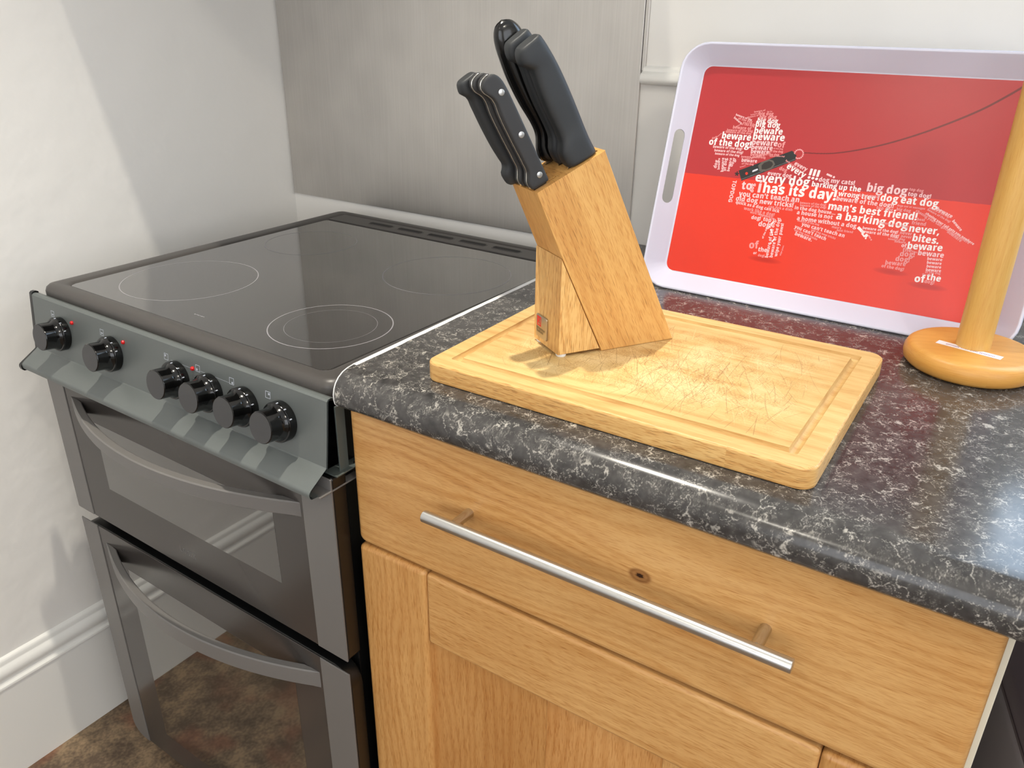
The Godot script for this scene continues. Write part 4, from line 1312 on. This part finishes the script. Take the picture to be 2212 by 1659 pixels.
func print_face(W: int, H: int) -> Image:
	var up := Color(0.69, 0.17, 0.19); var low := Color(0.86, 0.205, 0.125); var cord := Color(0.42, 0.10, 0.11)
	var im := Image.create(W, H, false, Image.FORMAT_RGB8)
	var leash := spline([Vector2(167.5, 188.0), Vector2(200.6, 190.6), Vector2(239.4, 200.6), Vector2(275.6, 214.6), Vector2(309.3, 231.2), Vector2(340.9, 249.6), Vector2(362.8, 265.9), Vector2(376, 277)], 10, false)
	for y in H:
		for x in W:
			var mm := Vector2((x + 0.5) / W * TW, (1.0 - (y + 0.5) / H) * TH) * 1000.0
			var c := up if mm.y > 149.2 + (mm.x - 31.0) * 0.0105 else low
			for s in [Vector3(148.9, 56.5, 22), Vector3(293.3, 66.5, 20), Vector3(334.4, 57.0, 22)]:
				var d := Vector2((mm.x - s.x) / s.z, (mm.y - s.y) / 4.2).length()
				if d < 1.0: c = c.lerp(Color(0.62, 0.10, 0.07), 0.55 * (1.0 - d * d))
			im.set_pixel(x, y, c)
	var edge := []
	for i in leash.size(): edge.append(leash[i] + Vector2(0, 0.5 + 1.1 * i / leash.size()))
	for i in leash.size(): edge.append(leash[leash.size() - 1 - i] - Vector2(0, 0.5 + 1.1 * (leash.size() - 1 - i) / leash.size()))
	fill(im, edge, cord)
	for k in 16:
		var a := TAU * k / 16
		var c := Vector2(161.8, 186.0) + Vector2(cos(a), sin(a)) * 5.2
		fill(im, [c + Vector2(-0.9, -0.7), c + Vector2(0.7, -0.9), c + Vector2(0.9, 0.7), c + Vector2(-0.7, 0.9)], Color(0.90, 0.66, 0.67))
	fill(im, [Vector2(93.5, 159.3), Vector2(153.0, 189.0), Vector2(155, 188), Vector2(156.6, 185.6), Vector2(159.6, 184.5), Vector2(159.0, 182.2), Vector2(159.7, 178.6), Vector2(99.8, 147.4)], Color(0.13, 0.14, 0.145))
	fill(im, [Vector2(98.6, 148.9), Vector2(158.8, 179.9), Vector2(159.0, 179.5), Vector2(98.8, 148.5)], Color(0.5, 0.52, 0.53))
	fill(im, [Vector2(116.2, 167.6), Vector2(119.5, 172.2), Vector2(128.3, 176.6), Vector2(133.5, 175.4), Vector2(136.6, 171.4), Vector2(133.8, 165.6), Vector2(126.2, 161.8), Vector2(119.5, 161.2)], Color(0.36, 0.34, 0.31))
	fill(im, [Vector2(120.6, 168.2), Vector2(122.8, 171.6), Vector2(128.6, 174.6), Vector2(132.2, 173.6), Vector2(134.2, 171.0), Vector2(132.2, 167.0), Vector2(126.8, 164.2), Vector2(121.6, 163.8)], Color(0.17, 0.15, 0.14))
	fill(im, [Vector2(110.6, 159.4), Vector2(111.0, 161.4), Vector2(116.2, 164.2), Vector2(117.3, 163.0), Vector2(116.5, 161.9), Vector2(111.6, 159.2)], Color(0.82, 0.82, 0.86))
	var dot := []
	for k in 12: dot.append(Vector2(104.2, 156.8) + Vector2(cos(TAU * k / 12), sin(TAU * k / 12)) * 1.75)
	fill(im, dot, low)
	return im

func towel_holder() -> void:
	var c := V(0.5190, 0.0, 0.2465)
	var t := thing("paper_towel_holder", "turned wooden paper towel holder with an upright rod, standing in front of the tray", "paper towel holder", Transform3D(Basis.from_euler(Vector3(0, 0.35, 0)), c))
	var b := MB.new()
	b.lathe([Vector2(0, 0), Vector2(0.052, 0), Vector2(0.0575, 0.0016), Vector2(0.0612, 0.0052), Vector2(0.0622, 0.0105), Vector2(0.0618, 0.0155), Vector2(0.0598, 0.0198), Vector2(0.0565, 0.0222), Vector2(0.052, 0.0230), Vector2(0.02, 0.0232), Vector2(0, 0.0232)], Vector3.ZERO, Vector3.UP, 64)
	obj("base", b, mat_from(M.rod, Color(1.0, 0.935, 0.85)), t)
	b = MB.new()
	b.lathe([Vector2(0, 0.0), Vector2(0.0157, 0.0), Vector2(0.016, 0.002), Vector2(0.016, 0.292), Vector2(0.013, 0.300), Vector2(0.006, 0.304), Vector2(0, 0.3045)], Vector3.ZERO, Vector3.RIGHT, 32)
	var r := obj("rod", b, M.rod, t)
	r.rotation.z = PI / 2; r.position.y = 0.0228
	# paper label on the base
	var lb := Node3D.new()
	lb.name = "paper_label"
	t.add_child(lb)
	var a := Vector3(0.4862, 0, 0.2590) - Vector3(c.x, 0, c.z); var e := Vector3(0.5455, 0, 0.2726) - Vector3(c.x, 0, c.z)
	var x := (e - a).normalized()
	var w := (e - a).length()
	var zz := x.cross(Vector3.UP)
	lb.transform = Transform3D(t.transform.basis.inverse(), Vector3.ZERO) * Transform3D(Basis(x, Vector3.UP, zz), a + Vector3(0, 0.02325, 0))
	b = MB.new(); b.box(Vector3(0, 0, -0.0105), Vector3(w, 0.0001, 0))
	obj("paper", b, mat(Color(0.93, 0.92, 0.93), 0.6), lb)
	b = MB.new()
	var rng := RandomNumberGenerator.new()
	rng.seed = 11
	var px := 0.009
	for word in [9, 5, 5, 10]:
		for k in word:
			var hgt := rng.randf_range(0.0015, 0.0028)
			b.box(Vector3(px, 0.0001, -0.0055), Vector3(px + 0.0007, 0.00016, -0.0055 + hgt))
			b.box(Vector3(px, 0.0001, -0.0055), Vector3(px + 0.0011, 0.00016, -0.0050))
			px += 0.00142
		px += 0.0016
	obj("faded_print", b, mat(Color(0.55, 0.36, 0.62), 0.6), lb)

func mat_from(m: StandardMaterial3D, c: Color) -> StandardMaterial3D:
	var o: StandardMaterial3D = m.duplicate()
	o.albedo_color = c
	return o

func bin() -> void:
	var t := thing("metal_bin", "dark brushed metal bin standing under the worktop, right of the oak cabinet", "bin", Transform3D(Basis.from_euler(Vector3(0, 0.262, 0)), Vector3(0.6265, 0, 0.3116)))
	var m := mat(Color(0.62, 0.585, 0.60), 0.4, 0.3)
	var b := MB.new(); b.rbox(Vector3(0.003, 0.004, -0.08), Vector3(0.30, WY - 0.322, 0.19), 0.004, 0.012)
	obj("body", b, m, t)
	b = MB.new(); b.rbox(Vector3(0.0, WY - 0.3215, -0.084), Vector3(0.303, WY - 0.302, 0.195), 0.005, 0.012)
	obj("lid", b, mat(Color(0.36, 0.31, 0.325), 0.4), t)
